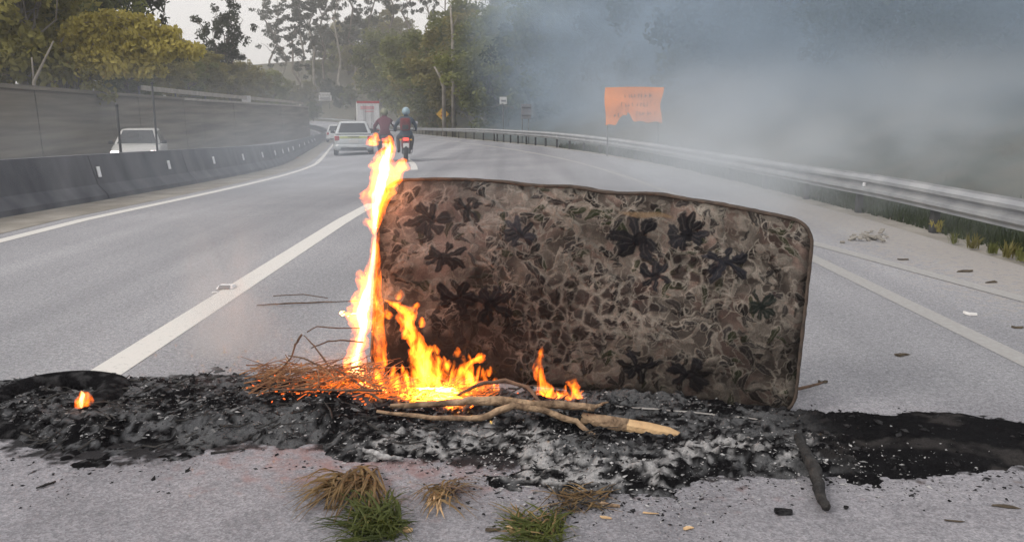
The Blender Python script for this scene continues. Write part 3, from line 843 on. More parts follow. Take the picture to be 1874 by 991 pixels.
def rider(label, loc, rz, body_m, helm_m, lean=0.0):
    t = thing('person', label, 'person', loc, rz)
    J = {'pelvis': (0, -.30, .92, .16, .13), 'waist': (0, -.27, 1.08, .155, .11), 'chest': (0, -.17, 1.30, .19, .125), 'neckb': (0, -.10, 1.46, .09, .08), 'head': (0, -.06, 1.58, .08, .085),
         'lsh': (-.19, -.13, 1.40, .085, .085), 'lel': (-.34, .06, 1.17, .058, .058), 'lwr': (-.36, .26, 1.05, .042, .042), 'lhd': (-.36, .33, 1.03, .045, .04),
         'rsh': (.19, -.13, 1.40, .085, .085), 'rel': (.34, .06, 1.17, .058, .058), 'rwr': (.36, .26, 1.05, .042, .042), 'rhd': (.36, .33, 1.03, .045, .04),
         'lhp': (-.11, -.26, .89, .11, .11), 'lkn': (-.24, .16, .78, .08, .08), 'lan': (-.20, -.06, .36, .055, .055), 'lft': (-.21, .10, .30, .05, .04),
         'rhp': (.11, -.26, .89, .11, .11), 'rkn': (.24, .16, .78, .08, .08), 'ran': (.20, -.06, .36, .055, .055), 'rft': (.21, .10, .30, .05, .04)}
    E = [('pelvis', 'waist'), ('waist', 'chest'), ('chest', 'neckb'), ('neckb', 'head'), ('chest', 'lsh'), ('lsh', 'lel'), ('lel', 'lwr'), ('lwr', 'lhd'),
         ('chest', 'rsh'), ('rsh', 'rel'), ('rel', 'rwr'), ('rwr', 'rhd'), ('pelvis', 'lhp'), ('lhp', 'lkn'), ('lkn', 'lan'), ('lan', 'lft'), ('pelvis', 'rhp'), ('rhp', 'rkn'), ('rkn', 'ran'), ('ran', 'rft')]
    ks = list(J)
    me = bpy.data.meshes.new('body')
    me.from_pydata([(J[k][0] + lean * (J[k][2] - .9), J[k][1], J[k][2]) for k in ks], [(ks.index(a), ks.index(b)) for a, b in E], [])
    o = link(bpy.data.objects.new('body', me), t)
    me.materials.append(body_m)
    sk = o.modifiers.new('skin', 'SKIN'); sk.use_smooth_shade = True
    for i, k in enumerate(ks):
        me.skin_vertices[0].data[i].radius = J[k][3:5]
        me.skin_vertices[0].data[i].use_root = (k == 'pelvis')
    sb = o.modifiers.new('sub', 'SUBSURF'); sb.levels = 2; sb.render_levels = 2
    hx = lean * .72
    prof = []
    loops = []
    for k in range(11):
        a = -math.pi / 2 + math.pi * (.02 + .96 * k / 10)
        r = math.cos(a); z = math.sin(a)
        loops.append([Vector((hx + .135 * r * math.cos(b), -.05 + .165 * r * math.sin(b) , 1.645 + .15 * z + (.02 if z < -.5 else 0))) for b in [2 * math.pi * q / 16 for q in range(16)]])
    h = MB().loft(loops).build('helmet', helm_m, t, True)
    MB().loft([[Vector((hx + .138 * math.cos(b) * k2, -.05 + .17 * math.sin(b) * k2, z)) for b in [R(20 + 140 * q / 9) for q in range(10)]] for z, k2 in ((1.60, .99), (1.68, 1.0))]).build('visor', M['glass'], h)
    return t

jm1 = jacket_mat('maroon_jacket_dark_trousers', (.115, .03, .045), (.025, .025, .035), .93)
jm2 = jacket_mat('blue_jacket_red_back', (.045, .07, .10), (.05, .045, .05), .90, (1.38, (.035, .055, .08)))
p1 = at(706, 296, 28.5); a1 = Vector((p1.x, 28.5, float(Gs(p1.x - curve(28.5), 28.5))))
p2 = at(743, 296, 28.0); a2 = Vector((p2.x, 28.0, float(Gs(p2.x - curve(28.0), 28.0))))
hd = heading(25)
motorbike('left motorbike, partly behind the flame tip, ridden by the maroon jacket', a1, hd, M['trim'])
motorbike('red motorbike with lit tail lamp right of the other one', a2, hd, M['moto_red'])
rider('person in maroon jacket and olive helmet riding the left motorbike', a1, hd, jm1, M['helmet_olive'])
rider('person in blue jacket and pale blue helmet riding the red motorbike', a2, hd, jm2, M['helmet_blue'], .05)
# a red pack on the second rider's back
pk = thing('backpack', 'red backpack worn by the rider with the pale blue helmet', 'backpack', a2, hd)
MB().loft([rrect(w, 1.02, z, y, .07) for y, w, z in ((-.46, .12, 1.34), (-.43, .16, 1.42), (-.34, .17, 1.44), (-.30, .15, 1.42))]).build('pack_body', M['pack_red'], pk, True)
MB().box((.0, -.465, 1.14), (.2, .03, .14)).build('pocket', M['trim'], pk, bevel=.012)

# ================================================================== TREES
def rand_quads(P, size, up=.0, asp=1.6):
    """leaf-sized quads with random facing at the points P"""
    n = len(P)
    a = rng.normal(size=(n, 3)); a[:, 2] -= up; a /= np.linalg.norm(a, axis=1)[:, None]
    b = rng.normal(size=(n, 3)); b -= (b * a).sum(1)[:, None] * a; b /= np.linalg.norm(b, axis=1)[:, None]
    s = size * rng.uniform(.55, 1.35, n)[:, None]
    A = a * s * asp * .5; B = b * s * .5
    V = np.stack([P - A, P + B * .9 - A * .1, P + A, P - B * .9 - A * .1], 1).reshape(-1, 3)
    return V

def leaf_mesh(name, P, size, m, up=0., asp=1.6):
    V = rand_quads(P, size, up, asp)
    return np_mesh(name, V, np.arange(len(V)).reshape(-1, 4), m)

def blob_points(c, r, n, shell=.5):
    d = rng.normal(size=(n, 3)); d /= np.linalg.norm(d, axis=1)[:, None]
    q = rng.uniform(0, 1, n) ** (1 / 3.0 if shell < .3 else .45)
    return np.asarray(c) + d * q[:, None] * np.asarray(r)

def limb_path(p0, p1, n=6, wob=.15):
    p0, p1 = np.asarray(p0, float), np.asarray(p1, float)
    t = np.linspace(0, 1, n)[:, None]
    off = rng.normal(size=(n, 3)) * wob * np.linalg.norm(p1 - p0) / n; off[0] = 0; off[-1] = 0
    return [tuple(v) for v in p0 + (p1 - p0) * t + off]

def tree_proto(kind, leaf, bark, seed):
    """unit trees of about real size; returns (trunk mesh, crown mesh, height)"""
    global rng
    rng = np.random.default_rng(seed)
    tb = MB(); pts = []
    if kind == 'tall':                 # slender eucalypt: bare stem, thin upright limbs, loose high clumps
        Ht = 27.0
        stem = limb_path((0, 0, -.5), (rng.uniform(-1, 1), rng.uniform(-.6, .6), Ht * .97), 9, .25)
        tb.tube(stem, np.linspace(.30, .05, 9), 7)
        nb = 18
        for k in range(nb):
            h = Ht * (.30 + .66 * (k + rng.uniform(0, .8)) / nb)
            f = h / Ht; i = min(7, int(f * 8)); q = f * 8 - i
            b0 = np.asarray(stem[i]) * (1 - q) + np.asarray(stem[i + 1]) * q
            an = rng.uniform(0, 2 * math.pi); ln = rng.uniform(1.8, 4.4) * (1.15 - .5 * f)
            b1 = b0 + np.array([math.cos(an) * ln, math.sin(an) * ln, ln * rng.uniform(.5, 1.3)])
            pth = limb_path(b0, b1, 5, .3); tb.tube(pth, np.linspace(.09, .02, 5), 5)
            for j in range(rng.integers(2, 5)):
                c = np.asarray(pth[rng.integers(2, 5)]) + rng.normal(size=3) * .7
                pts.append(blob_points(c, (rng.uniform(.45, .95), rng.uniform(.45, .95), rng.uniform(.3, .7)), 40))
        P = np.vstack(pts); sz, up = .36, .8
    elif kind == 'open':               # rounded crown with sky showing through
        Ht = 13.0
        stem = limb_path((0, 0, -.5), (.4, 0, Ht * .45), 5, .2); tb.tube(stem, np.linspace(.24, .14, 5), 8)
        for k in range(13):
            an = rng.uniform(0, 2 * math.pi); rr = rng.uniform(.5, 3.3)
            b1 = np.array([math.cos(an) * rr, math.sin(an) * rr, Ht * rng.uniform(.50, .96)])
            pth = limb_path(stem[rng.integers(2, 5)], b1, 6, .35); tb.tube(pth, np.linspace(.10, .02, 6), 5)
            for j in range(6):
                c = np.asarray(pth[rng.integers(3, 6)]) + rng.normal(size=3) * .65
                pts.append(blob_points(c, rng.uniform(.4, .85, 3), 55))
        P = np.vstack(pts); sz, up = .26, .5
    elif kind == 'broad':              # bushy broadleaf tree in dense clumps, foliage to the ground
        Ht = 9.0
        stem = limb_path((0, 0, -.5), (.3, .1, Ht * .5), 5, .2); tb.tube(stem, np.linspace(.22, .12, 5), 8)
        for k in range(26):
            an = rng.uniform(0, 2 * math.pi); zz = rng.uniform(.10, .97); rr = 3.1 * math.sqrt(max(.05, 1 - (2 * zz - .95) ** 2)) * rng.uniform(.35, 1.0)
            b1 = np.array([math.cos(an) * rr, math.sin(an) * rr, Ht * zz])
            pth = limb_path(stem[rng.integers(1, 5)], b1, 5, .3); tb.tube(pth, np.linspace(.07, .015, 5), 5)
            for j in range(5):
                c = b1 + rng.normal(size=3) * np.array([.8, .8, .55])
                pts.append(blob_points(c, rng.uniform(.45, .95, 3), 95))
        P = np.vstack(pts); sz, up = .22, .3
    elif kind == 'plume':              # arching yellow-green plumes that droop to one side (+x)
        Ht = 8.0
        for k in range(44):
            x0 = rng.uniform(-1.3, .9); y0 = rng.uniform(-.8, .8)
            L = rng.uniform(3.6, 8.0); th = rng.uniform(.15, .75)
            pth = []
            for q in np.linspace(0, 1, 9):
                pth.append((x0 + L * ((.15 + .5 * th) * q + .42 * q * q), y0 + rng.normal() * .05 + y0 * q * .5, L * (1.55 * q - (1.15 + .15 * th) * q ** 2.1)))
            tb.tube(pth, np.linspace(.045, .008, 9), 5)
            for q in range(3, 9):
                pts.append(blob_points(pth[q], (.42, .42, .38), 60))
                pts.append(blob_points((np.asarray(pth[q]) + np.asarray(pth[q - 1])) / 2 - np.array([0, 0, .25]), (.34, .34, .34), 40))
        P = np.vstack(pts); sz, up = .17, 1.2
    else:                              # low scrub
        Ht = 3.0
        for k in range(12):
            an = rng.uniform(0, 2 * math.pi); rr = rng.uniform(.3, 1.7)
            b1 = np.array([math.cos(an) * rr, math.sin(an) * rr, rng.uniform(.5, 2.6)])
            pth = limb_path((b1[0] * .2, b1[1] * .2, -.2), b1, 5, .3); tb.tube(pth, np.linspace(.04, .01, 5), 5)
            for j in range(5):
                pts.append(blob_points(b1 + rng.normal(size=3) * .35, rng.uniform(.25, .6, 3), 60))
        P = np.vstack(pts); sz, up = .14, .2
    return tb.mesh('trunk', bark, True), leaf_mesh('crown', P, sz, leaf, up), Ht

PROT = {}
def proto(kind, leaf, seed, bark='bark'):
    k = (kind, leaf, seed, bark)
    if k not in PROT: PROT[k] = tree_proto(kind, M[leaf], M[bark], seed)
    return PROT[k]

def plant_tree(name, label, kind, leaf, seed, loc, height, rz=0., wide=1.0, bark='bark', group=None, cat='tree'):
    tm, cm, Ht = proto(kind, leaf, seed, bark)
    t = thing(name, label, cat, loc, rz, group)
    k = height / Ht
    t.scale = (k * wide, k * wide, k)
    link(bpy.data.objects.new('trunk', tm), t)
    link(bpy.data.objects.new('crown', cm), t)
    return t

def tz(x, y):
    s = x - float(curve(y))
    return float(terrain(np.array([s]), np.array([y]))[0]) - .05

def tree_row(name, spec, lab, group, cat='tree'):
    """spec: (px, Y, height, kind, leaf, seed, wide, bark); labels count them from the left of the picture"""
    spec = sorted(spec, key=lambda q: q[0])
    rr = random.Random(len(spec))
    for i, (px, Y, h, kind, leaf, seed, wide, bark) in enumerate(spec):
        x = (px - CX) / F * Y * .985
        plant_tree(name, lab % ordinal(i), kind, leaf, seed, (x, Y, tz(x, Y)), h, rr.uniform(0, 6.28), wide, bark, group, cat)

rs = random.Random(11)
# left bank, near
tree_row('bank_tree', [(-120, 38, 9, 'broad', 'leaf_bright', 1, 1.1, 'bark'), (-30, 44, 10.5, 'broad', 'leaf_mid', 2, 1.1, 'bark'), (50, 40, 9.5, 'broad', 'leaf_bright', 3, 1.0, 'bark_pale'),
                       (105, 46, 8.2, 'broad', 'leaf_mid', 1, 1.1, 'bark_pale'), (20, 56, 14, 'broad', 'leaf_bright', 2, .9, 'bark'), (165, 54, 9.5, 'broad', 'leaf_mid', 3, 1., 'bark')],
         'dense bushy tree on the left bank above the wall, %s from the left', 'bushy trees on the left bank')
x = (150 - CX) / F * 41
plant_tree('yellow_plume_tree', 'yellow-green arching plume of foliage drooping towards the wall top', 'plume', 'leaf_yellow', 5, (x, 41, tz(x, 41)), 7.4, -.1, 1.05, 'bark_pale')
tree_row('dark_bank_tree', [(215, 70, 17, 'open', 'leaf_dark', 6, .85, 'bark'), (275, 74, 18, 'open', 'leaf_dark', 7, .8, 'bark'), (130, 74, 19, 'open', 'leaf_dark', 8, .9, 'bark')],
         'tall dark open-crowned tree behind the yellow plume, %s from the left', 'dark trees behind the yellow plume')
x = (425 - CX) / F * 104
plant_tree('lone_tree', 'lone rounded tree standing out against the pale sky left of centre', 'open', 'leaf_euc', 9, (x, 104, tz(x, 104)), 12.4, 1.0, 1.0, 'bark')
tree_row('scrub_tree', [(px, 13.84 / ((937 - px) / 1500 - .198) * 1.04 + rs.uniform(2, 10), rs.uniform(.85, 1.2) * (3.4 + .018 * 13.84 / ((937 - px) / 1500 - .198)), 'broad', rs.choice(['leaf_olive', 'leaf_mid', 'leaf_olive']), rs.choice([1, 2, 3]), 1.25, 'bark')
                        for px in (240, 268, 292, 318, 345, 372, 398, 424, 450, 476, 498)],
         'low rounded scrub tree along the wall-top rail, %s from the left', 'scrub trees along the wall-top rail')
# tall eucalypts far behind, bare stems against the sky
tree_row('eucalypt', [(px, rs.uniform(225, 270), rs.uniform(31, 42), 'tall', 'leaf_euc', rs.choice([20, 21, 22]), rs.uniform(.8, 1.1), rs.choice(['bark', 'bark_pale']))
                      for px in (504, 522, 545, 560, 584, 602, 628, 655, 682, 716, 750, 786, 820, 860, 905)],
         'tall slender eucalypt against the sky behind the far road, %s from the left', 'tall eucalypts behind the far road')
tree_row('far_tree', [(px, Y, h * .62, 'broad', rs.choice(['leaf_dark', 'leaf_mid', 'leaf_olive']), rs.choice([1, 2, 3]), 1.1, 'bark')
                      for px, Y, h in ((500, 215, 13), (535, 222, 15), (566, 225, 12), (598, 290, 17), (628, 300, 20), (660, 290, 22), (692, 285, 21), (722, 262, 22), (575, 200, 7), (600, 228, 9), (622, 212, 8), (645, 205, 8), (668, 215, 10), (690, 200, 9), (588, 250, 12), (612, 262, 13), (640, 250, 13))],
         'dense dark tree at the end of the road, %s from the left', 'dense trees at the end of the road')
# the wooded slope right of the road
tree_row('slope_tree', [(px, Y, h, 'broad', lf, rs.choice([1, 2, 3]), w, rs.choice(['bark', 'bark_pale'])) for px, Y, h, lf, w in
                        ((700, 190, 15, 'leaf_mid', 1.2), (735, 165, 14, 'leaf_mid', 1.3), (770, 140, 14, 'leaf_mid', 1.2), (800, 118, 12, 'leaf_olive', 1.2), (835, 105, 12, 'leaf_mid', 1.2), (868, 92, 11, 'leaf_olive', 1.2),
                         (895, 80, 10, 'leaf_mid', 1.2), (930, 70, 9, 'leaf_mid', 1.2), (960, 84, 11, 'leaf_olive', 1.1), (985, 64, 8.5, 'leaf_dark', 1.2), (1025, 60, 8, 'leaf_mid', 1.2), (860, 130, 15, 'leaf_mid', 1.1), (915, 112, 14, 'leaf_olive', 1.1))],
         'green bushy tree on the slope right of the far road, %s from the left', 'green trees on the slope right of the road')
sm = []
for px, Y in ((1055, 47), (1100, 52), (1130, 40), (1180, 45), (1215, 36), (1265, 41), (1300, 32), (1350, 36), (1390, 28), (1440, 32), (1490, 26), (1535, 30), (1580, 23), (1640, 27), (1690, 21), (1750, 24), (1800, 19), (1860, 22), (1930, 18), (2010, 21),
              (1120, 62), (1240, 56), (1360, 48), (1480, 42), (1600, 38), (1720, 34), (1840, 30)):
    sm.append((px, Y * 1.32 + 1, rs.uniform(7.5, 10.5), 'broad', rs.choice(['leaf_dark', 'leaf_dark', 'leaf_mid']), rs.choice([1, 2, 3]), rs.uniform(.95, 1.2), 'bark'))
tree_row('smoky_forest_tree', sm, 'dark tree veiled by smoke behind the guardrail, %s from the left', 'smoke-veiled trees behind the guardrail')
un = []
for px, Y in ((1010, 47), (1080, 42), (1140, 38), (1200, 35), (1290, 30), (1360, 27), (1440, 24.5), (1530, 22), (1620, 19.5), (1720, 18), (1840, 16.5), (1960, 15)):
    un.append((px, Y * 1.45, rs.uniform(1.6, 2.4), 'scrub', rs.choice(['leaf_dark', 'leaf_mid']), rs.choice([31, 32]), 1.2, 'bark'))
tree_row('roadside_bush', un, 'low dark bush right behind the guardrail, %s from the left', 'low bushes behind the guardrail', 'bush')
# two pale bare trunks leaning out of the slope foliage
for (pa, pb, Y, lab) in (((824, 10), (829, 120), 78, 'tall straight pale bare trunk standing out of the slope foliage'),
                         ((795, 122), (812, 160), 76, 'short pale bare trunk leaning in the slope foliage'),):
    a_, b_ = at(*pa, Y), at(*pb, Y)
    gz = tz(b_.x, Y + 1)
    t = thing('bare_tree', lab, 'tree trunk', (b_.x, Y, min(gz, b_.z - .5)))
    l0 = Vector(t.location)
    MB().tube([Vector((0, 0, -.3)), (b_ - l0), (b_ * .5 + a_ * .5 - l0) + Vector((.1, 0, 0)), a_ - l0], [.20, .17, .13, .07], 8).build('stem', M['bark_pale'], t, True)
    MB().tube([(b_ * .4 + a_ * .6) - l0, (b_ * .2 + a_ * .8) - l0 + Vector((.7, .2, .25))], [.06, .02], 6).build('limb', M['bark_pale'], t, True)
for (pa, pb, Y, lab) in (((98, 75), (62, 150), 36, 'pale forked bare stem in front of the bushes on the left bank'),):
    a_, b_ = at(*pa, Y), at(*pb, Y)
    t = thing('forked_sapling', lab, 'tree trunk', (b_.x, Y, wall_top(Y) - .05)); l0 = Vector(t.location)
    MB().tube([Vector((0, 0, -.1)), b_ - l0, a_ - l0], [.09, .07, .03], 7).build('stem', M['bark_pale'], t, True)
    MB().tube([b_ - l0, at(58, 105, Y) - l0], [.05, .025], 7).build('limb', M['bark_pale'], t, True)
rng = np.random.default_rng(77)
# ================================================================== MATTRESS
bot_px = [(674, 690), (865, 699), (1060, 717), (1255, 740), (1453, 764)]
top_px = [(694, 331), (900, 334), (1100, 345), (1300, 375), (1491, 406)]
bot3 = np.array([gp(*q, .0) for q in bot_px])
top3 = np.array([at(q[0], q[1], bot3[i][1] + .10 - .02 * i) for i, q in enumerate(top_px)])
ta = np.linspace(0, 1, 5)
def lerp3(P, a):
    return np.stack([np.interp(a, ta, P[:, k]) for k in range(3)], -1)
def smooth3(P, a):                     # cubic through the five control columns
    c = [np.polyfit(ta, P[:, k], 3) for k in range(3)]
    return np.stack([np.polyval(q, a) for q in c], -1)
BASE = Vector((float(bot3[2][0]), float(bot3[2][1]), 0))
wdir = Vector(bot3[4] - bot3[0]).normalized()
updir = Vector(top3[2] - bot3[2]).normalized()
NRM = wdir.cross(updir).normalized()           # towards the camera
if NRM.y > 0: NRM = -NRM
THICK = .15

def mattress_print(U, V):
    """flat print of the ticking: U 0..780 across, V 0..390 down"""
    r_ = np.random.default_rng(21)
    U0, V0 = U, V
    U = U0 + 16 * (fbm(U0 / 38, V0 / 38, 4, 201) - .5) + 5 * (fbm(U0 / 9, V0 / 9, 2, 203) - .5)
    V = V0 + 16 * (fbm(U0 / 38, V0 / 38, 4, 205) - .5) + 5 * (fbm(U0 / 9, V0 / 9, 2, 207) - .5)
    tone = fbm(U / 70, V / 60, 5, 40)
    mid = np.array([.108, .092, .080]); lite = np.array([.255, .222, .190]); dark = np.array([.022, .020, .020]); cream = np.array([.42, .375, .32])
    k = smooth(.36, .66, tone)[..., None]
    C = mid * (1 - k) + lite * k
    C = C * (1 + .25 * (fbm(U / 40 + 9, V / 160, 3, 8)[..., None] - .5))
    # rosy tint in places
    rs_ = smooth(.5, .7, fbm(U / 60, V / 60, 3, 61))[..., None]
    C = C * (1 + rs_ * np.array([.10, -.04, -.05]))
    H = tone * .3
    def stamp(cx, cy, rad, fn):
        sel = (np.abs(U - cx) < rad) & (np.abs(V - cy) < rad)
        if sel.any():
            fn(sel, U[sel] - cx, V[sel] - cy)
    def mix(sel, w, c):
        nonlocal C
        w = np.clip(w, 0, 1)[:, None]
        C[sel] = C[sel] * (1 - w) + c * w
    # scattered leaves, each with a pale outline
    for i in range(700):
        cx, cy = r_.uniform(0, 780), r_.uniform(0, 390)
        L, wd = r_.uniform(9, 26), r_.uniform(3, 7.5)
        an = r_.uniform(0, math.pi); bend = r_.uniform(-.02, .02)
        fill = dark * r_.uniform(.8, 3.2) if r_.random() < .58 else lite * r_.uniform(.8, 1.45)
        if r_.random() < .15: fill = np.array([.05, .058, .032])
        outl = cream * r_.uniform(.45, .95)
        def leaf(sel, x, y):
            p, q = x * math.cos(an) + y * math.sin(an), -x * math.sin(an) + y * math.cos(an)
            q = q + bend * p * p
            d = (p / L) ** 2 + (q / (wd * (1 - .55 * p / L))) ** 2
            mix(sel, smooth(1.5, 1.25, d) * smooth(.75, 1.0, d) * .75, outl)
            mix(sel, smooth(1.0, .8, d) * .85, fill)
            mix(sel, smooth(.9, .2, np.abs(q)) * smooth(1., .8, d) * .35, outl)
            H[sel] += smooth(1.2, .3, d) * .5
        stamp(cx, cy, L * 1.5, leaf)
    # curled pale tendrils
    for i in range(260):
        cx, cy = r_.uniform(0, 780), r_.uniform(0, 390)
        rd = r_.uniform(7, 24); a0 = r_.uniform(-3, 3); sp = r_.uniform(1.5, 4.2); w_ = r_.uniform(1.0, 1.9)
        cc = cream * r_.uniform(.5, 1.0)
        def curl(sel, x, y):
            th = np.mod(np.arctan2(y, x) - a0, 2 * math.pi)
            rr = np.hypot(x, y)
            mix(sel, smooth(w_ + 1, w_ * .4, np.abs(rr - rd * (1 - .10 * th))) * (th < sp) * .8, cc)
        stamp(cx, cy, 30, curl)
    # nets of dark cells with pale veins
    for (cx, cy, ax, ay, sc, sd_) in ((395, 225, 150, 90, 26, 1), (330, 300, 60, 50, 22, 2), (560, 130, 70, 40, 24, 3)):
        f1, f2 = worley(U / sc + .2 * np.sin(V / 30), V / (sc * 1.25) + .2 * np.sin(U / 25), sd_ * 31)
        m_ = smooth(1.1, .55, np.hypot((U - cx) / ax, (V - cy) / ay) + .5 * (fbm(U / 35, V / 35, 3, 70 + sd_) - .5))
        e = f2 - f1
        C = C * (1 - (m_ * smooth(.12, .40, e) * .72)[..., None]) + dark * np.array([1.6, 1.2, 1.2]) * (m_ * smooth(.12, .40, e) * .72)[..., None]
        w = (m_ * smooth(.17, .06, e) * .75)[..., None]
        C = C * (1 - w) + cream * .72 * w
        H = H + m_ * smooth(.1, .5, e) * .5
    # mottled dark foliage and wandering pale scrollwork
    dk = smooth(.54, .62, fbm(U / 26, V / 22, 4, 301)) * (.35 + .5 * smooth(.35, .6, fbm(U / 120, V / 90, 2, 305)))
    C = C * (1 - dk[..., None] * .6) + dark * np.array([1.9, 1.7, 1.5]) * dk[..., None] * .6
    for sd_, sc_, ww_ in ((311, 34, .022), (317, 21, .028), (323, 48, .014)):
        q_ = np.abs(fbm(U / sc_, V / sc_, 3, sd_) - .5)
        sw = smooth(ww_, ww_ * .35, q_) * smooth(.42, .58, fbm(U / 50, V / 50, 2, sd_ + 3)) * .62
        C = C * (1 - sw[..., None]) + cream * .85 * sw[..., None]
        H = H + sw * .25
    # bold dark flowers
    for (cx, cy, rd, np_, a0, bl) in ((95, 75, 46, 7, .2, 0), (162, 55, 28, 5, .5, 0), (125, 145, 40, 6, .1, 0), (255, 95, 34, 6, .9, .25), (465, 82, 52, 6, .3, 0), (550, 62, 40, 7, .0, 0),
                                      (625, 105, 46, 7, .35, .05), (505, 150, 36, 5, .2, 0), (700, 175, 32, 6, .0, -.1), (215, 235, 48, 5, .6, 0), (585, 330, 44, 5, .3, 0), (490, 325, 38, 5, .8, 0), (150, 225, 40, 5, .4, 0)):
        cc = dark * 1.1 + np.array([0, .002, .006]) + (np.array([.012, .013, .017]) if bl > 0 else 0) + (np.array([-.002, .004, -.003]) if bl < 0 else 0)
        for k in range(np_ + 2):
            an = a0 + 2 * math.pi * (k + r_.uniform(-.5, .5)) / (np_ + 2)
            L_, w_ = rd * r_.uniform(.26, .56), rd * r_.uniform(.11, .23)
            ox, oy = math.cos(an) * rd * .52, math.sin(an) * rd * .46
            bn = r_.uniform(-.012, .012); tn = r_.uniform(.75, 1.9)
            def petal(sel, x, y):
                p, q = x * math.cos(an) + y * math.sin(an), -x * math.sin(an) + y * math.cos(an)
                q = q + bn * p * p
                d = (p / L_) ** 2 + (q / (w_ * (1 + .35 * p / L_))) ** 2 + 1.3 * (fbm((x + ox) / 7 + cx, (y + oy) / 7 + cy, 3, 77) - .5)
                mix(sel, smooth(1.2, .65, d) * .93, cc * tn)
                mix(sel, smooth(1.3, .4, np.abs(q)) * smooth(.9, .4, d) * .22, cream * .6)
                H[sel] += smooth(1.1, .5, d) * .5
            stamp(cx + ox, cy + oy, L_ * 1.5, petal)
        def heart(sel, x, y):
            d = np.hypot(x, y) / (rd * .26) + .6 * (fbm(x / 6 + cx, y / 6, 2, 9) - .5)
            mix(sel, smooth(1.1, .7, d) * .9, cc * 1.2)
        stamp(cx, cy, rd * .4, heart)
    # brushed weave
    C = C * (1 + .30 * (fbm(U / 3.0, V / 11.0, 3, 90)[..., None] - .5)) * (1 + .22 * (fbm(U / 14.0, V / 2.5, 3, 95)[..., None] - .5))
    C = .13 * (np.clip(C, .004, 1) / .13) ** 1.22
    # large soft sooty patches
    blot = .30 * smooth(.42, .62, fbm(U0 / 110, V0 / 80, 3, 401))
    for bx_, by_, sx_, sy_, k_ in ((150, 190, 130, 70, .50), (230, 260, 120, 80, .55), (520, 330, 150, 55, .45), (330, 150, 90, 60, .2), (700, 260, 80, 90, .30), (470, 95, 60, 45, .2)):
        blot = np.maximum(blot, k_ * np.exp(-((U0 - bx_) / sx_) ** 2 - ((V0 - by_) / sy_) ** 2) * (.6 + .8 * fbm(U0 / 40, V0 / 40, 3, 409)))
    blot = np.clip(blot + .22 * smooth(150, 390, V0), 0, .85)
    C = C * (1 - blot[..., None]) * np.array([.60, .62, .65])
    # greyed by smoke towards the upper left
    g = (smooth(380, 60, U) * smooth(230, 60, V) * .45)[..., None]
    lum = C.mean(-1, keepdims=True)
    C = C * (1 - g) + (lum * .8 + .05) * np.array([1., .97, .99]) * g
    # scorching: charred low left corner, hems and seams
    U, V = U0, V0
    nz = fbm(U / 45, V / 45, 5, 111) - .5
    ch = smooth(1.05, .3, np.hypot((U - 110) / 290, (V - 400) / 230) + 1.2 * nz)
    ch = np.maximum(ch, .85 * smooth(40, 4, 390 - V + 40 * nz)); ch = np.maximum(ch, .85 * smooth(30, 2, U + 26 * nz))
    ch = np.maximum(ch, .7 * smooth(24, 2, 780 - U + 22 * nz)); ch = np.maximum(ch, .55 * smooth(16, 1, V + 22 * nz))
    ch = np.maximum(ch, .5 * smooth(.9, .3, np.hypot((U - 640) / 150, (V - 345) / 60) + 1.2 * nz))
    C = C * (1 - .88 * ch[..., None]) + np.array([.010, .009, .009]) * (.88 * ch[..., None])
    # seared tan tear below the upper hem
    te = .75 * smooth(1, .5, np.hypot((U - 487) / 62, (V - 38 - (U - 487) * .05 - 3 * np.sin(U / 17)) / 5.5) + 1.6 * nz)[..., None]
    C = C * (1 - te) + np.array([.20, .14, .085]) * te
    return C, H

mattress = thing('mattress', 'scorched brown floral mattress standing on its side in the fire', 'mattress', BASE)
NA, NB = 620, 310
aa, bb = np.meshgrid(np.linspace(0, 1, NA), np.linspace(0, 1, NB))
def place(a, b, c):
    """local (along, up, out of the face) -> world minus the base"""
    P = smooth3(bot3, a) * (1 - b[..., None]) + smooth3(top3, a) * b[..., None]
    P = P + np.array(NRM) * c[..., None]
    return P - np.array(BASE)
RA, RB = .052, .115                    # corner radius in a and b
def round_corners(a, b):
    da = np.where(a < RA, RA - a, np.where(a > 1 - RA, a - (1 - RA), 0)) / RA
    db = np.where(b < RB, RB - b, np.where(b > 1 - RB, b - (1 - RB), 0)) / RB
    r_ = np.hypot(da, db); mx_ = np.maximum(np.maximum(da, db), 1e-6)
    k = np.where((da > 0) & (db > 0), mx_ / np.maximum(r_, 1e-6), 1.0)
    na = np.where(a < RA, RA - da * k * RA, np.where(a > 1 - RA, 1 - RA + da * k * RA, a))
    nb = np.where(b < RB, RB - db * k * RB, np.where(b > 1 - RB, 1 - RB + db * k * RB, b))
    return na, nb
ra, rb_ = round_corners(aa, bb)
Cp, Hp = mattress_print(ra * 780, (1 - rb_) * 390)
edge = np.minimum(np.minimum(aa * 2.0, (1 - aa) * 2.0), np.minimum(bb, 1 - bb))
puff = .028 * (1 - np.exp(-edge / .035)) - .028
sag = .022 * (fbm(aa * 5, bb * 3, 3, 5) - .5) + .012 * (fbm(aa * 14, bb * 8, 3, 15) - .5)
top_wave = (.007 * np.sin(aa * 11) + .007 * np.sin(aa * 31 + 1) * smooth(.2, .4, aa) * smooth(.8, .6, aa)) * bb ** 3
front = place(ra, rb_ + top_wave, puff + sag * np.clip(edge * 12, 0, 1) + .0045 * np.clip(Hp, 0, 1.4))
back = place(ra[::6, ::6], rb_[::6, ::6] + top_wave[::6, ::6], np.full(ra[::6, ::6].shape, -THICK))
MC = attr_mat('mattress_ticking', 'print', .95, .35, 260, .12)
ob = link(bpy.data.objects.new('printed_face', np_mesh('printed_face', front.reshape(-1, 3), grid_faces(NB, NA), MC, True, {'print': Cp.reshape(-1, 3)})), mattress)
bsh = back.shape
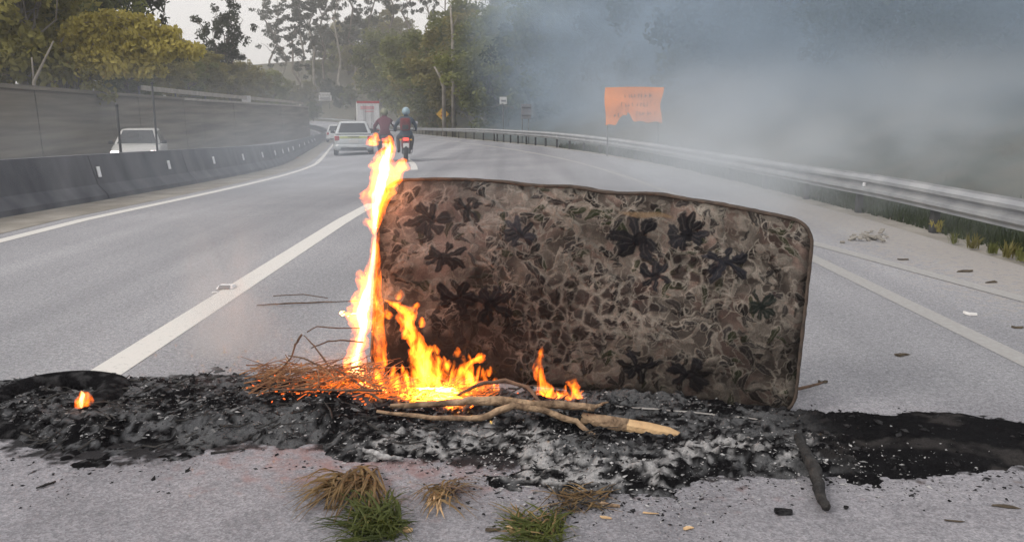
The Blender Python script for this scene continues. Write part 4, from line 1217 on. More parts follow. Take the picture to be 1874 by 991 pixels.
link(bpy.data.objects.new('back_face', np_mesh('back_face', back.reshape(-1, 3), grid_faces(bsh[0], bsh[1])[:, ::-1], M['piping'], True)), mattress)
# border band between the two hems
t_ = np.linspace(0, 1, 160)
loopa = np.concatenate([t_, np.ones(70), t_[::-1], np.zeros(70)]); loopb = np.concatenate([np.ones(160), np.linspace(1, 0, 70), np.zeros(160), np.linspace(0, 1, 70)])
la, lb = round_corners(loopa, loopb)
tw = (.007 * np.sin(loopa * 11) + .007 * np.sin(loopa * 31 + 1) * smooth(.2, .4, loopa) * smooth(.8, .6, loopa)) * lb ** 3
rings = []
for q in np.linspace(0, 1, 7):
    bulge = .012 * math.sin(q * math.pi)
    P = place(la, lb + tw, np.full(la.shape, -.022 - q * (THICK - .026)))
    cen = place(np.full(la.shape, .5), np.full(la.shape, .5), np.full(la.shape, -.022 - q * (THICK - .026)))
    d = P - cen; d /= np.linalg.norm(d, axis=1)[:, None]
    rings.append(P + d * (bulge - .004 + .004 * np.sin(np.arange(len(la)) * .9)[:, None] * q))
nl = len(la)
V = np.vstack(rings)
fc = np.array([(r_ * nl + k, r_ * nl + (k + 1) % nl, (r_ + 1) * nl + (k + 1) % nl, (r_ + 1) * nl + k) for r_ in range(6) for k in range(nl)])
ub = np.tile(np.arange(nl), 7); vb = np.repeat(np.arange(7), nl)
kb = smooth(.35, .65, fbm(ub / 9., vb / 2., 4, 13))[:, None]
cb = np.array([.05, .042, .038]) * (1 - kb) + np.array([.19, .16, .14]) * kb
link(bpy.data.objects.new('border_band', np_mesh('border_band', V, fc, MC, True, {'print': cb})), mattress)
for cc, nm in ((-.024, 'piping'), (-THICK, 'piping')):
    P = place(la, lb + tw, np.full(la.shape, cc))
    pts = [tuple(v) for v in P[::2]]; pts.append(pts[0])
    MB().tube(pts, .0085, 6, jit=.35).build(nm, M['piping'], mattress, True)

# ================================================================== ASH AND CHARRED DEBRIS
def pile_frac(x, y):
    n1 = .50 * (fbm(x * 2.6, y * 2.6, 4, 7) - .5) + .12 * (fbm(x * 17, y * 17, 3, 9) - .5)
    t = (y - yf_(x)) / np.maximum(yb_(x) - yf_(x), .05)
    return t + n1
def pile_height(x, y):
    t = pile_frac(x, y)
    m = smooth(0, .22, t) * smooth(1.06, .86, t)
    prof = np.interp(x, [-3.2, -2.3, -1.6, -1.0, -.5, 0, .6, 1.1, 1.5, 3.0, 4.5], [.03, .045, .07, .085, .055, .05, .05, .05, .045, .045, .04])
    lump = .45 + .9 * fbm(x * 5, y * 5, 4, 12) ** 1.5
    ridg = np.abs(fbm(x * 16, y * 22, 4, 33) - .5) * 3.4
    fine_ = fbm(x * 55, y * 55, 3, 44)
    soft = smooth(1.2, 1.7, x)
    return m * (prof * lump * np.sin(np.clip(t, 0, 1) * math.pi) ** .55 + (.022 * ridg + .018 * fine_) * (1 - .75 * soft)) , m, t

gx = np.arange(-3.3, 4.7, .0105); gy = np.arange(2.35, 4.35, .0105)
GX, GY = np.meshgrid(gx, gy)
Hh, Mm, Tt = pile_height(GX, GY)
def ash_colour(x, y, t, h):
    n = fbm(x * 3.2, y * 5.5, 5, 51); f = fbm(x * 34, y * 46, 4, 53); g = fbm(x * 11, y * 16, 4, 57)
    black = np.array([.008, .008, .009]); grey = np.array([.10, .103, .108]); pale = np.array([.33, .33, .335]); rose = np.array([.26, .20, .20])
    right = smooth(1.0, 1.35, x)
    k = smooth(.47, .60, n * .55 + f * .45) * (1 - .97 * right)
    C = black + (grey - black) * k[..., None]
    # whitened ash: a broken fringe at the front and drifts in the middle
    fringe = np.exp(-((t - .16 - .14 * smooth(.1, 1.0, x)) / .17) ** 2) * smooth(-.75, -.45, x) * smooth(1.55, 1.0, x)
    drift = np.exp(-(((x + .35) / .8) ** 2 + ((t - .3) / .25) ** 2)) * .35 + np.exp(-(((x + 1.85) / .35) ** 2 + ((t - .55) / .3) ** 2)) * .3
    w = smooth(.66, .84, f * .55 + g * .30 + .30 * fringe + .16 * drift - .05 * right)
    C = C * (1 - w[..., None]) + pale * w[..., None]
    # rosy ash heap beside the brush
    rr = np.exp(-(((x + 1.35) / .26) ** 2 + ((y - 3.95) / .22) ** 2)) * smooth(.35, .6, g)
    C = C * (1 - .8 * rr[..., None]) + rose * .8 * rr[..., None]
    sc_ = smooth(.56, .70, fbm(x * 5 + 3, y * 9, 4, 71)) * right * .5
    C = C * (1 - sc_[..., None]) + np.array([.06, .056, .055]) * sc_[..., None]
    # a pale grey film over the left heap
    lf = smooth(-.7, -1.3, x) * smooth(.50, .60, f * .6 + g * .4) * .75
    C = C * (1 - lf[..., None]) + np.array([.11, .114, .122]) * lf[..., None]
    return C
CA = ash_colour(GX, GY, Tt, Hh)
keep = Mm > .015
idx = -np.ones(GX.shape, int)
faces = grid_faces(len(gy), len(gx))
kf = keep.ravel()[faces].any(1)
faces = faces[kf]
used = np.unique(faces); remap = np.full(GX.size, -1); remap[used] = np.arange(len(used))
Vg = np.stack([GX.ravel(), GY.ravel(), Hh.ravel() - .004 * (Mm.ravel() < .12)], 1)[used]
MA = attr_mat('ash_and_char', 'ash', 1.0, .6, 160, .02)
ash = link(bpy.data.objects.new('ash_bed', np_mesh('ash_bed', Vg, remap[faces], MA, False, {'ash': CA.reshape(-1, 3)[used]})))
tag(ash, 'long bed of black char and grey ash across the road', 'ash', kind='stuff')

def hz_at(x, y):
    return float(pile_height(np.array([x]), np.array([y]))[0][0])

def chips(name, label, cat, n, m, smin, smax, flat, accept, seed, lift=.3):
    r_ = np.random.default_rng(seed)
    vs, fs = [], []
    base = np.array([(1, 0, 0), (-1, 0, 0), (0, 1, 0), (0, -1, 0), (0, 0, 1), (0, 0, -1)], float)
    bf = [(0, 2, 4), (2, 1, 4), (1, 3, 4), (3, 0, 4), (2, 0, 5), (1, 2, 5), (3, 1, 5), (0, 3, 5)]
    X = r_.uniform(-3.2, 4.2, n * 14); Y = r_.uniform(2.2, 4.3, n * 14)
    h, m_, t = pile_height(X, Y)
    pr = accept(X, Y, t, m_)
    sel = np.where(r_.uniform(0, 1, len(X)) < pr)[0][:n]
    for i in sel:
        s_ = smin * (smax / smin) ** (r_.uniform() ** 2.2)
        a = r_.uniform(0, 6.28); ca, sa = math.cos(a), math.sin(a)
        b = base * np.array([s_ * r_.uniform(.8, 2.4), s_, s_ * flat]) * r_.uniform(.6, 1.3, (6, 1))
        b = b + r_.normal(size=b.shape) * s_ * .18
        ti = np.clip(r_.normal() * .2, -.3, .3)
        b[:, 2] += b[:, 0] * ti
        p = np.stack([b[:, 0] * ca - b[:, 1] * sa + X[i], b[:, 0] * sa + b[:, 1] * ca + Y[i], b[:, 2] + h[i] + s_ * flat * lift], 1)
        k = len(vs) * 6
        vs.append(p); fs += [(q[0] + k, q[1] + k, q[2] + k) for q in bf]
    o = link(bpy.data.objects.new(name, np_mesh(name, np.vstack(vs), np.array(fs), m)))
    return tag(o, label, cat, kind='stuff')
inpile = lambda x, y, t, m: (m > .3) * (1 - .8 * smooth(1.1, 1.5, x))
spill = lambda x, y, t, m: np.exp(-np.abs(t - .0) / .16) * ((t > -.35) & (t < 1.3)) * (.45 + .55 * smooth(-1.0, 0, x)) * (1 - .5 * smooth(1.6, 3.0, x))
fringe_ = lambda x, y, t, m: np.exp(-((t - .12) / .22) ** 2) * smooth(-1.0, -.3, x) * smooth(1.9, 1.0, x) + .22 * (m > .4) * smooth(1.4, .8, x)
chips('charcoal_rubble', 'black charcoal lumps strewn over the ash bed', 'charcoal', 3000, M['charcoal'], .003, .016, .6, inpile, 1)
M['ashgrey'] = mat('grey_ash_lumps', (.055, .056, .06), (.22, .222, .228), 34, 1.0, .8, 90, spec=.02)
chips('ash_lumps', 'grey ash lumps and burnt scraps heaped over the ash bed', 'ash', 3000, M['ashgrey'], .003, .013, .5, lambda x, y, t, m: (m > .3) * smooth(1.3, .8, x) * (.35 + .65 * smooth(-.6, -1.2, x)), 6)
chips('charcoal_crumbs', 'small charcoal crumbs spilled on the asphalt along the ash', 'charcoal', 2600, M['charcoal'], .002, .009, .3, spill, 2)
chips('ash_flakes', 'pale ash flakes along the front of the ash bed', 'ash', 3200, M['ashflake'], .0018, .0075, .45, fringe_, 3)
back_edge = lambda x, y, t, m: np.exp(-((t - 1.0) / .10) ** 2) * (.3 + .7 * smooth(1.0, 1.6, x))
chips('soot_crumbs', 'black soot crumbs along the back edge of the burnt strip', 'soot', 1200, M['charcoal'], .003, .016, .5, back_edge, 4)

# burnt tyre at the left end
tp = gp(96, 738, .03)
ty = thing('burnt_tyre', 'charred black tyre lying at the left end of the ash', 'tyre', (tp.x, tp.y, -.035))
ty.rotation_euler = (R(4), R(-3), .4)
prof = [(math.cos(a) * .055, .245 + math.sin(a) * .075) for a in np.linspace(0, 2 * math.pi, 14, endpoint=False)]
mb = MB(); mb.lathe(prof, 'z', (0, 0, .065), 56)
mb.v = [(x * (1 + .05 * math.sin(5 * math.atan2(y, x))), y * (1 + .04 * math.sin(3 * math.atan2(y, x) + 1)), z * (1 - .22 * max(0, math.sin(math.atan2(y, x) * 1 + 3.6)))) for x, y, z in mb.v]
mb.build('carcass', M['burnt_rubber'], ty, True)

# ================================================================== STICKS
def stick(name, label, cat, pts, rad, m, n=8, jit=.25, flat=1.0, sub=4, wob=.25):
    P = [gp(x, y, z) for x, y, z in pts]
    # refine with a gentle wobble
    Q, Rr = [], []
    if not hasattr(rad, '__len__'): rad = [rad] * len(P)
    for i in range(len(P) - 1):
        for k in range(sub):
            t = k / sub
            q = P[i].lerp(P[i + 1], t); r_ = rad[i] * (1 - t) + rad[i + 1] * t
            if k: q = q + Vector((random.uniform(-1, 1), random.uniform(-1, 1), random.uniform(-.6, .6))) * r_ * wob * 2
            Q.append(q); Rr.append(r_)
    Q.append(P[-1]); Rr.append(rad[-1])
    b0 = Vector((Q[0].x, Q[0].y, min(q.z for q in Q)))
    o = MB().tube([q - b0 for q in Q], Rr, n, flat, jit).build(name, m, None, True)
    o.location = b0
    return tag(o, label, cat)
random.seed(3)
stick('branch', 'long pale branch lying in front of the flames on top of the pile', 'branch', [(715, 742, .09), (800, 738, .11), (885, 733, .13), (1000, 740, .13), (1088, 746, .12)], [.010, .013, .019, .018, .014], M['wood_pale'], jit=.45)
stick('branch', 'short broken fork at the tip of the long pale branch', 'branch', [(1076, 748, .12), (1096, 741, .12), (1113, 735, .13)], [.010, .007, .003], M['wood_pale'])
stick('branch', 'bent tan branch arching below the long one with its tip on ash', 'branch', [(690, 752, .09), (790, 764, .09), (880, 764, .10), (940, 741, .13), (1000, 752, .11), (1055, 770, .08), (1100, 806, .03)], [.007, .010, .013, .015, .014, .012, .006], M['wood_pale'])
stick('branch', 'thin dark hoop of bark curving out of the flames', 'branch', [(838, 722, .10), (880, 702, .12), (925, 695, .13), (965, 708, .12), (992, 738, .10)], [.007, .009, .010, .009, .006], M['wood_brown'])
stick('branch', 'straight thin twig lying level across the glowing brush', 'twig', [(498, 712, .11), (600, 713, .12), (700, 714, .12)], [.004, .005, .005], M['wood_brown'], 6)
stick('branch', 'bare twig rising steeply left of the tall flame', 'twig', [(700, 735, .08), (640, 690, .12), (600, 668, .15), (575, 632, .22), (556, 613, .26)], [.006, .006, .005, .004, .002], M['wood_brown'], 6)
stick('branch', 'thin twig slanting up from the ash to a kinked tip', 'twig', [(508, 682, .08), (532, 655, .16), (540, 630, .22), (552, 612, .27)], [.003, .004, .005, .006], M['wood_brown'], 6)
stick('branch', 'thin twig crossing the kinked one towards the brush', 'twig', [(528, 650, .17), (556, 655, .17), (600, 676, .12), (650, 712, .08)], [.003, .004, .004, .003], M['wood_brown'], 6)
stick('branch', 'long thin twig arching towards the tall flame', 'twig', [(570, 636, .20), (600, 624, .24), (630, 622, .25), (665, 626, .24)], [.003, .004, .004, .003], M['wood_brown'], 6)
stick('branch', 'highest thin twig reaching the tall flame', 'twig', [(562, 607, .25), (580, 597, .28), (620, 600, .28), (660, 600, .28)], [.003, .003, .003, .002], M['wood_brown'], 6)
stick('branch', 'thin long twig lying on the road left of the fire', 'twig', [(470, 558, .006), (520, 555, .02), (575, 553, .01), (655, 550, .006)], [.004, .006, .005, .002], M['wood_brown'], 6)
stick('branch', 'faint curved twig lying on the road above the long thin one', 'twig', [(500, 541, .004), (555, 538, .004), (600, 545, .004)], [.003, .003, .002], M['wood_brown'], 6)
stick('branch', 'grey stick poking out behind the mattress corner', 'stick', [(1440, 715, .02), (1470, 709, .02), (1506, 699, .02)], [.009, .008, .005], M['wood_brown'], 7)
stick('branch', 'thick charred stick pointing towards the camera out of the soot', 'stick', [(1462, 800, .05), (1486, 850, .045), (1498, 895, .03), (1512, 928, .02)], [.022, .022, .020, .014], M['wood_char'], 9)
stick('branch', 'small dark twig lying alone on the asphalt at far left', 'twig', [(66, 892, .006), (84, 886, .008), (102, 880, .005)], [.003, .005, .003], M['wood_char'], 6)
stick('pale_slat', 'thin sooty pale slat lying along the foot of the mattress', 'slat', [(1095, 741, .05), (1200, 748, .05), (1320, 760, .045), (1432, 771, .04)], [.007, .007, .006, .005], M['slat'], 6, .1, .5)
stick('pale_slat', 'white ash-covered strip curving along the front of the pile', 'strip', [(655, 822, .02), (690, 830, .025), (715, 838, .02), (738, 838, .012)], [.008, .012, .010, .006], M['ashflake'], 7)
# split log: bark part and a raw pale end
lg = thing('split_log', 'short log with a raw pale splintered end beside the long branch', 'log', gp(1150, 778, .03))
b0 = Vector(lg.location)
LA, LB, LC = gp(1065, 764, .07), gp(1150, 780, .055), gp(1243, 797, .045)
mb = MB(); mb.tube([LA - b0, LA.lerp(LB, .5) - b0, LB - b0], [.024, .030, .031], 12, jit=.18); mb.build('bark_length', M['wood_pale'], lg, True)
mb = MB(); mb.tube([LB.lerp(LC, .0) - b0, LB.lerp(LC, .4) - b0, LB.lerp(LC, .8) - b0, LC - b0], [.030, .029, .025, .017], 12, jit=.3); mb.build('split_end', M['wood_split'], lg, False)
for k in range(4):
    a = random.uniform(0, 6.28); o = Vector((0, math.cos(a), math.sin(a))) * .014
    MB().tube([LB.lerp(LC, .7) - b0 + o, LC - b0 + o * .8 + Vector((random.uniform(.0, .02), 0, 0))], [.009, .003], 5, .6).build('splinter', M['wood_split'], lg)

# brush heap: too many fine stems to count
def brush(name, label, n, px0, px1, py0, py1, hmax, m, seed, rad=.0022, lmin=.06, lmax=.26):
    random.seed(seed); mb = MB()
    for i in range(n):
        p = gp(random.uniform(px0, px1), random.uniform(py0, py1), 0)
        h = hz_at(p.x, p.y)
        L = random.uniform(lmin, lmax); a = random.gauss(0, .8) if random.random() < .75 else random.uniform(0, 6.28)
        tilt = random.uniform(-.1, .55)
        d = Vector((math.cos(a) * math.cos(tilt), math.sin(a) * math.cos(tilt), math.sin(tilt))) * L
        bend = Vector((random.gauss(0, .2), random.gauss(0, .2), random.gauss(0, .15) - .1)) * L
        z = h + random.uniform(.0, hmax)
        q = Vector((p.x, p.y, z))
        pts = [q - d * .5, q + bend * .3, q + d * .5 + bend * .1]
        pts = [Vector((v.x, v.y, max(v.z, .005))) for v in pts]
        r_ = rad * random.uniform(.6, 1.8)
        mb.tube(pts, [r_, r_ * .9, r_ * .4], 4)
    o = mb.build(name, m); return tag(o, label, 'brush', kind='stuff')
M['brush'] = mat('dry_brush', (.40, .22, .11), (.15, .075, .045), 12, .9)
brush('dry_brush', 'tangle of dry brush and straw glowing at the foot of the tall flame', 330, 478, 705, 706, 752, .085, M['brush'], 5)
brush('dry_brush', 'finer dry brush under the flames in front of the mattress', 100, 690, 905, 718, 760, .03, M['brush'], 6)
brush('twig_tangle', 'wispy upright tangle of thin twigs left of the tall flame', 46, 520, 690, 696, 735, .10, M['wood_brown'], 25, .0016, .12, .34)
M['brush_fire'] = emat('burning_straw', (1.0, .20, .015), .8)
brush('burning_brush', 'burning orange stems in the brush at the foot of the flames', 150, 560, 720, 722, 756, .06, M['brush_fire'], 15, .0018, .04, .16)
brush('burning_brush', 'burning orange stems under the flames before the mattress', 110, 720, 900, 724, 758, .05, M['brush_fire'], 16, .0018, .04, .14)
brush('burnt_brush', 'blackened stems strewn over the ash bed', 240, 60, 1100, 700, 830, .02, M['wood_char'], 8, .003, .04, .16)
M['ember'] = emat('glowing_embers', (1.0, .16, .01), 1.4)
random.seed(9); mb = MB()
for i in range(320):
    u = random.random()
    px, py = (random.gauss(610, 60), random.gauss(742, 11)) if u < .55 else (random.gauss(790, 65), random.gauss(745, 12))
    p = gp(px, py, 0); h = hz_at(p.x, p.y)
    s_ = random.uniform(.002, .007)
    mb.box((p.x, p.y, h + random.uniform(0, .035)), (s_ * 2.2, s_, s_ * .7), Matrix.Rotation(random.uniform(0, 3), 3, 'Z') @ Matrix.Rotation(random.uniform(-.6, .6), 3, 'Y'))
tag(mb.build('embers', M['ember']), 'small glowing orange embers scattered under the brush', 'embers', kind='stuff')

# ================================================================== FLAMES
def flame_mat(name, c, s, sc=26, lo=.05):
    m, n, l, b = new_mat(name)
    n.remove(b)
    e = n.new('ShaderNodeEmission'); e.inputs[0].default_value = (*c, 1)
    tc = n.new('ShaderNodeTexCoord'); mp = n.new('ShaderNodeMapping'); mp.inputs['Scale'].default_value = (1, 1, .42)
    l.new(tc.outputs['Object'], mp.inputs[0])
    nz = n.new('ShaderNodeTexNoise'); nz.inputs['Scale'].default_value = sc; nz.inputs['Detail'].default_value = 3; nz.inputs['Distortion'].default_value = 1.4
    l.new(mp.outputs[0], nz.inputs['Vector'])
    mr = n.new('ShaderNodeMapRange'); mr.interpolation_type = 'SMOOTHSTEP'
    mr.inputs[1].default_value = .36; mr.inputs[2].default_value = .62; mr.inputs[3].default_value = lo * s; mr.inputs[4].default_value = 1.7 * s
    l.new(nz.outputs[0], mr.inputs[0]); l.new(mr.outputs[0], e.inputs[1])
    l.new(e.outputs[0], n['Material Output'].inputs['Volume'])
    return m
FS = .85
M['fl_out'] = flame_mat('flame_envelope', (1.0, .15, .010), 40 * FS)
M['fl_mid'] = flame_mat('flame_body', (1.0, .33, .018), 44 * FS)
M['fl_core'] = flame_mat('flame_core', (1.0, .70, .30), 110 * FS, 20, .35)

def tongue(parent, name, pts, Y, m, seed, scale=1.0, depth=.75, rough=.42, nseg=46, nr=22, origin=None, grow=1.0):
    """closed, ragged flame tongue: pts = (px, py, radius px); Y = distance or list"""
    rr = np.random.default_rng(seed)
    pts = np.array(pts, float)
    tt = np.linspace(0, 1, len(pts)); t = np.linspace(0, 1, nseg)
    cx, cyy, rad = (np.interp(t, tt, pts[:, k]) for k in range(3))
    ker = np.array([.25, .5, .25])
    for _ in range(3):
        for arr in (cx, cyy, rad): arr[1:-1] = np.convolve(arr, ker, 'valid')
    YY = np.interp(t, np.linspace(0, 1, len(Y)), Y) if hasattr(Y, '__len__') else np.full(nseg, Y)
    rad = rad * np.sqrt(np.clip(np.minimum(t / .05, (1 - t) / .10), .02, 1)) * scale
    th = np.linspace(0, 2 * math.pi, nr, endpoint=False)
    T, A = np.meshgrid(t, th, indexing='ij')
    L = np.hypot(np.diff(cx), np.diff(cyy)).sum() / 24.0
    nz = fbm(np.cos(A) * 1.6 + 7 + seed, T * L * 1.6 + np.sin(A) * 1.2, 4, seed) - .5
    nz2 = fbm(np.cos(A) * 3 + 3, T * L * 4.5 + np.sin(A) * 2, 3, seed + 5) - .5
    rf = np.clip(1 + rough * 3.4 * nz + rough * 1.6 * nz2, .12, 2.6)
    wob = (fbm(T * L * .9, np.full_like(T, seed * 1.7), 3, seed + 9) - .5) * 1.6
    V = np.zeros((nseg, nr, 3))
    for i in range(nseg):
        k = YY[i] / F
        c = np.array(at(cx[i], cyy[i], YY[i]))
        r_ = max(rad[i], .3) * k * rf[i]
        V[i, :, 0] = c[0] + np.cos(th) * r_ + wob[i, 0] * rad[i] * k * .5
        V[i, :, 1] = c[1] + np.sin(th) * r_ * depth
        V[i, :, 2] = c[2] + .25 * r_ * np.cos(th * 2 + i * .3) * .4
    o0 = np.array(origin if origin is not None else (0, 0, 0))
    verts = [tuple(v) for v in (V - o0).reshape(-1, 3)]
    mb = MB(); fs = [(i * nr + k, i * nr + (k + 1) % nr, (i + 1) * nr + (k + 1) % nr, (i + 1) * nr + k) for i in range(nseg - 1) for k in range(nr)]
    fs += [tuple(range(nr))[::-1], tuple((nseg - 1) * nr + k for k in range(nr))]
    mb.add(verts, fs)
    return mb.build(name, m, parent, True)

def flame(name, label, base_px, Y, tongues, seed):
    b = at(base_px[0], base_px[1], Y)
    t = thing(name, label, 'flame', (b.x, Y, max(b.z, 0)))
    o0 = tuple(t.location)
    for i, tg in enumerate(tongues):
        kind, pts = tg[0], tg[1]
        yy_ = tg[2] if len(tg) > 2 else Y
        sd_ = seed + i * 13
        if kind in ('full', 'soft'):
            e = tongue(t, 'flame_envelope', pts, yy_, M['fl_out'], sd_, 1.6, origin=o0)
            q = tongue(t, 'flame_body', pts, yy_, M['fl_mid'], sd_, 1.0, origin=o0)
            if kind == 'full': tongue(t, 'flame_core', pts, yy_, M['fl_core'], sd_, .6, rough=.3, origin=o0)
        elif kind == 'lick':
            tongue(t, 'flame_envelope', pts, yy_, M['fl_out'], sd_, 1.6, origin=o0, nseg=28, nr=14)
            tongue(t, 'flame_body', pts, yy_, M['fl_mid'], sd_, .85, origin=o0, nseg=28, nr=14)
        elif kind == 'glow':
            tongue(t, 'flame_envelope', pts, yy_, M['fl_out'], sd_, 1.2, origin=o0, nseg=30, nr=14)
    return t
YL = float(bot3[0][1]) - .02
flame('tall_flame', 'tall yellow-white flame climbing the left edge of the mattress', (655, 700), YL, [
    ('full', [(668, 716, 14), (650, 695, 16), (648, 660, 14), (660, 625, 10), (668, 600, 12), (662, 572, 20), (672, 540, 13), (680, 500, 7), (684, 455, 5), (687, 425, 6)]),
    ('full', [(686, 432, 4), (684, 405, 9), (689, 372, 12), (694, 340, 17), (702, 312, 18), (708, 288, 13), (712, 268, 7), (714, 258, 2)]),
    ('soft', [(668, 590, 10), (648, 577, 13), (634, 574, 8), (624, 570, 2)]),
    ('lick', [(676, 540, 8), (664, 512, 8), (658, 492, 3)]),
    ('lick', [(685, 418, 7), (674, 405, 7), (668, 398, 2)]),
    ('soft', [(712, 345, 6), (724, 322, 12), (733, 304, 10), (737, 288, 3)]),
    ('lick', [(690, 350, 6), (686, 318, 5), (690, 290, 2)]),
    ('full', [(652, 700, 12), (680, 708, 12), (706, 716, 8), (724, 726, 4)], YL - .36),
    ('lick', [(640, 718, 9), (628, 690, 8), (636, 655, 3)], YL - .25),
    ('lick', [(615, 738, 9), (606, 716, 8), (612, 692, 2)], YL - .33),
    ('glow', [(690, 700, 10), (695, 640, 12), (692, 560, 8), (690, 480, 5), (694, 420, 2)]),
], 100)
def licks(n, x0, x1, base, hfun, seed, w=6):
    r_ = random.Random(seed); out = []
    for i in range(n):
        x = x0 + (x1 - x0) * (i + r_.random()) / n; h = hfun(x) * r_.uniform(.45, 1.1); y = base + r_.uniform(-6, 4); a = r_.uniform(-.35, .25)
        ww = w * r_.uniform(.6, 1.25)
        out.append(('lick', [(x, y, ww), (x + a * h * .3 + r_.uniform(-5, 5), y - h * .35, ww * .95), (x + a * h * .6 + r_.uniform(-6, 6), y - h * .7, ww * .7), (x + a * h + r_.uniform(-4, 4), y - h, 1.5)]))
    return out
def yface(px): return float(np.interp(px, [q[0] for q in bot_px], bot3[:, 1]))
flame('front_flame', 'ragged orange flames licking up the lower left of the mattress face', (800, 735), yface(800) - .30, [
    ('soft', [(822, 742, 10), (800, 715, 13), (788, 690, 12), (776, 660, 9), (762, 630, 8), (750, 600, 9), (742, 572, 10), (722, 556, 9), (704, 548, 3)]),
    ('lick', [(745, 600, 6), (752, 572, 7), (764, 552, 3)]),
    ('soft', [(790, 700, 10), (776, 675, 9), (780, 648, 8), (788, 630, 3)]),
    ('lick', [(778, 668, 7), (768, 642, 7), (757, 618, 2)]),
    ('soft', [(850, 735, 10), (838, 705, 8), (844, 680, 9), (858, 664, 7), (874, 655, 7), (884, 650, 2)]),
    ('lick', [(842, 690, 6), (852, 668, 5), (846, 646, 2)]),
    ('soft', [(770, 712, 7), (800, 712, 9), (832, 712, 9), (856, 722, 8), (862, 742, 5)], yface(810) - .43),
    ('full', [(862, 742, 6), (838, 736, 8), (812, 736, 7), (788, 728, 4)], yface(810) - .45),
    ('lick', [(700, 720, 7), (695, 695, 6), (688, 672, 2)]),
    ('lick', [(724, 718, 8), (716, 692, 5), (722, 668, 2)]),
    ('lick', [(750, 720, 8), (744, 690, 7), (736, 668, 2)]),
    ('lick', [(882, 735, 7), (890, 705, 6), (884, 672, 2)]),
    ('lick', [(905, 735, 6), (902, 712, 5), (910, 690, 1.5)]),
    ('glow', [(730, 735, 16), (780, 728, 20), (840, 735, 18), (900, 738, 8)], yface(800) - .38),
    ('glow', [(800, 730, 20), (790, 690, 22), (770, 640, 16), (750, 590, 10)]),
    ('lick', [(815, 715, 6), (822, 680, 6), (812, 650, 2)]),
    ('lick', [(760, 752, 6), (752, 738, 6), (758, 722, 2)], yface(800) - .45),
] + licks(30, 690, 912, 728, lambda x: 34 + 62 * math.exp(-((x - 785) / 45) ** 2) + 40 * math.exp(-((x - 855) / 30) ** 2), 5) + [('lick', [(x_, y_ + 9, 3), (x_ + dx_ * .4, y_, w_), (x_ + dx_, y_ - 11, 1.5)]) for x_, y_, w_, dx_ in ((712, 575, 7, -4), (728, 540, 6, 5), (752, 640, 6, 4), (800, 640, 6, -5), (818, 668, 7, 4), (835, 645, 5, 3), (878, 655, 8, 3), (862, 690, 7, -3), (905, 700, 5, 2), (770, 590, 5, 3), (742, 612, 6, -3), (690, 690, 6, 3), (705, 660, 5, -2), (845, 720, 8, 2), (895, 680, 4, 3))], 200)
flame('right_flame', 'thin orange flames rising right of the pile before the mattress', (1035, 735), yface(1030) - .26, [
    ('lick', [(1000, 730, 7), (990, 705, 6), (988, 680, 6), (986, 655, 5), (993, 632, 1.5)]),
    ('lick', [(1010, 736, 6), (1004, 715, 5), (998, 694, 2)]),
    ('soft', [(1058, 738, 6), (1052, 715, 6), (1046, 700, 7), (1054, 690, 3)]),
    ('lick', [(1034, 738, 6), (1030, 722, 5), (1036, 702, 1.5)]),
    ('lick', [(1020, 738, 5), (1022, 722, 4), (1018, 708, 1.5)]),
    ('glow', [(1005, 738, 8), (1030, 736, 9), (1060, 738, 6)]),
] + licks(9, 985, 1066, 736, lambda x: 34, 7, 4), 300)
flame('small_flame', 'tiny lone flame burning inside the charred tyre', (150, 742), float(gp(150, 748, .075).y), [
    ('full', [(150, 746, 6), (148, 734, 8), (151, 722, 7), (149, 714, 2)]),
    ('lick', [(158, 744, 4), (163, 730, 5), (160, 716, 1.5)]),
], 400)
for (px, py, rp, lab, sd_) in ((686, 257, 7, 'detached yellow scrap of flame left of the flame tip', 500), (712, 262, 6, 'small yellow wisp just above the tall flame', 510)):
    flame('flame_wisp', lab, (px, py), YL, [('soft', [(px, py + 10, rp), (px - 1, py, rp * 1.1), (px + 1, py - 11, rp * .6), (px + 1, py - 15, 1)])], sd_)

# ================================================================== GRASS, LITTER, WEEDS
def blades(parent, name, specs, m, width=.006, segs=6):
    """specs: (root, tip, arch)"""
    vs, fs = [], []
    for root, tip, arch in specs:
        root, tip = Vector(root), Vector(tip)
        d = tip - root; side = d.cross(Vector((0, 0, 1)))
        if side.length < 1e-5: side = Vector((1, 0, 0))
        side = (side.normalized() + Vector((random.gauss(0, .3), random.gauss(0, .3), random.gauss(0, .5)))).normalized()
        w = width * random.uniform(.6, 1.4); k = len(vs)
        for i in range(segs + 1):
            t = i / segs
            c = root.lerp(tip, t) + Vector((0, 0, arch * 4 * t * (1 - t))) + Vector((random.gauss(0, .002), random.gauss(0, .002), 0))
            c.z = max(c.z, .003)
            ww = w * (1 - t) ** .6 * (.55 + .9 * min(1, t * 3))
            vs += [tuple(c - side * ww), tuple(c + Vector((0, 0, .0012)) ), tuple(c + side * ww)]
        for i in range(segs):
            a = k + i * 3
            fs += [(a, a + 1, a + 4, a + 3), (a + 1, a + 2, a + 5, a + 4)]
    mb = MB(); mb.add(vs, fs); return mb.build(name, m, parent)

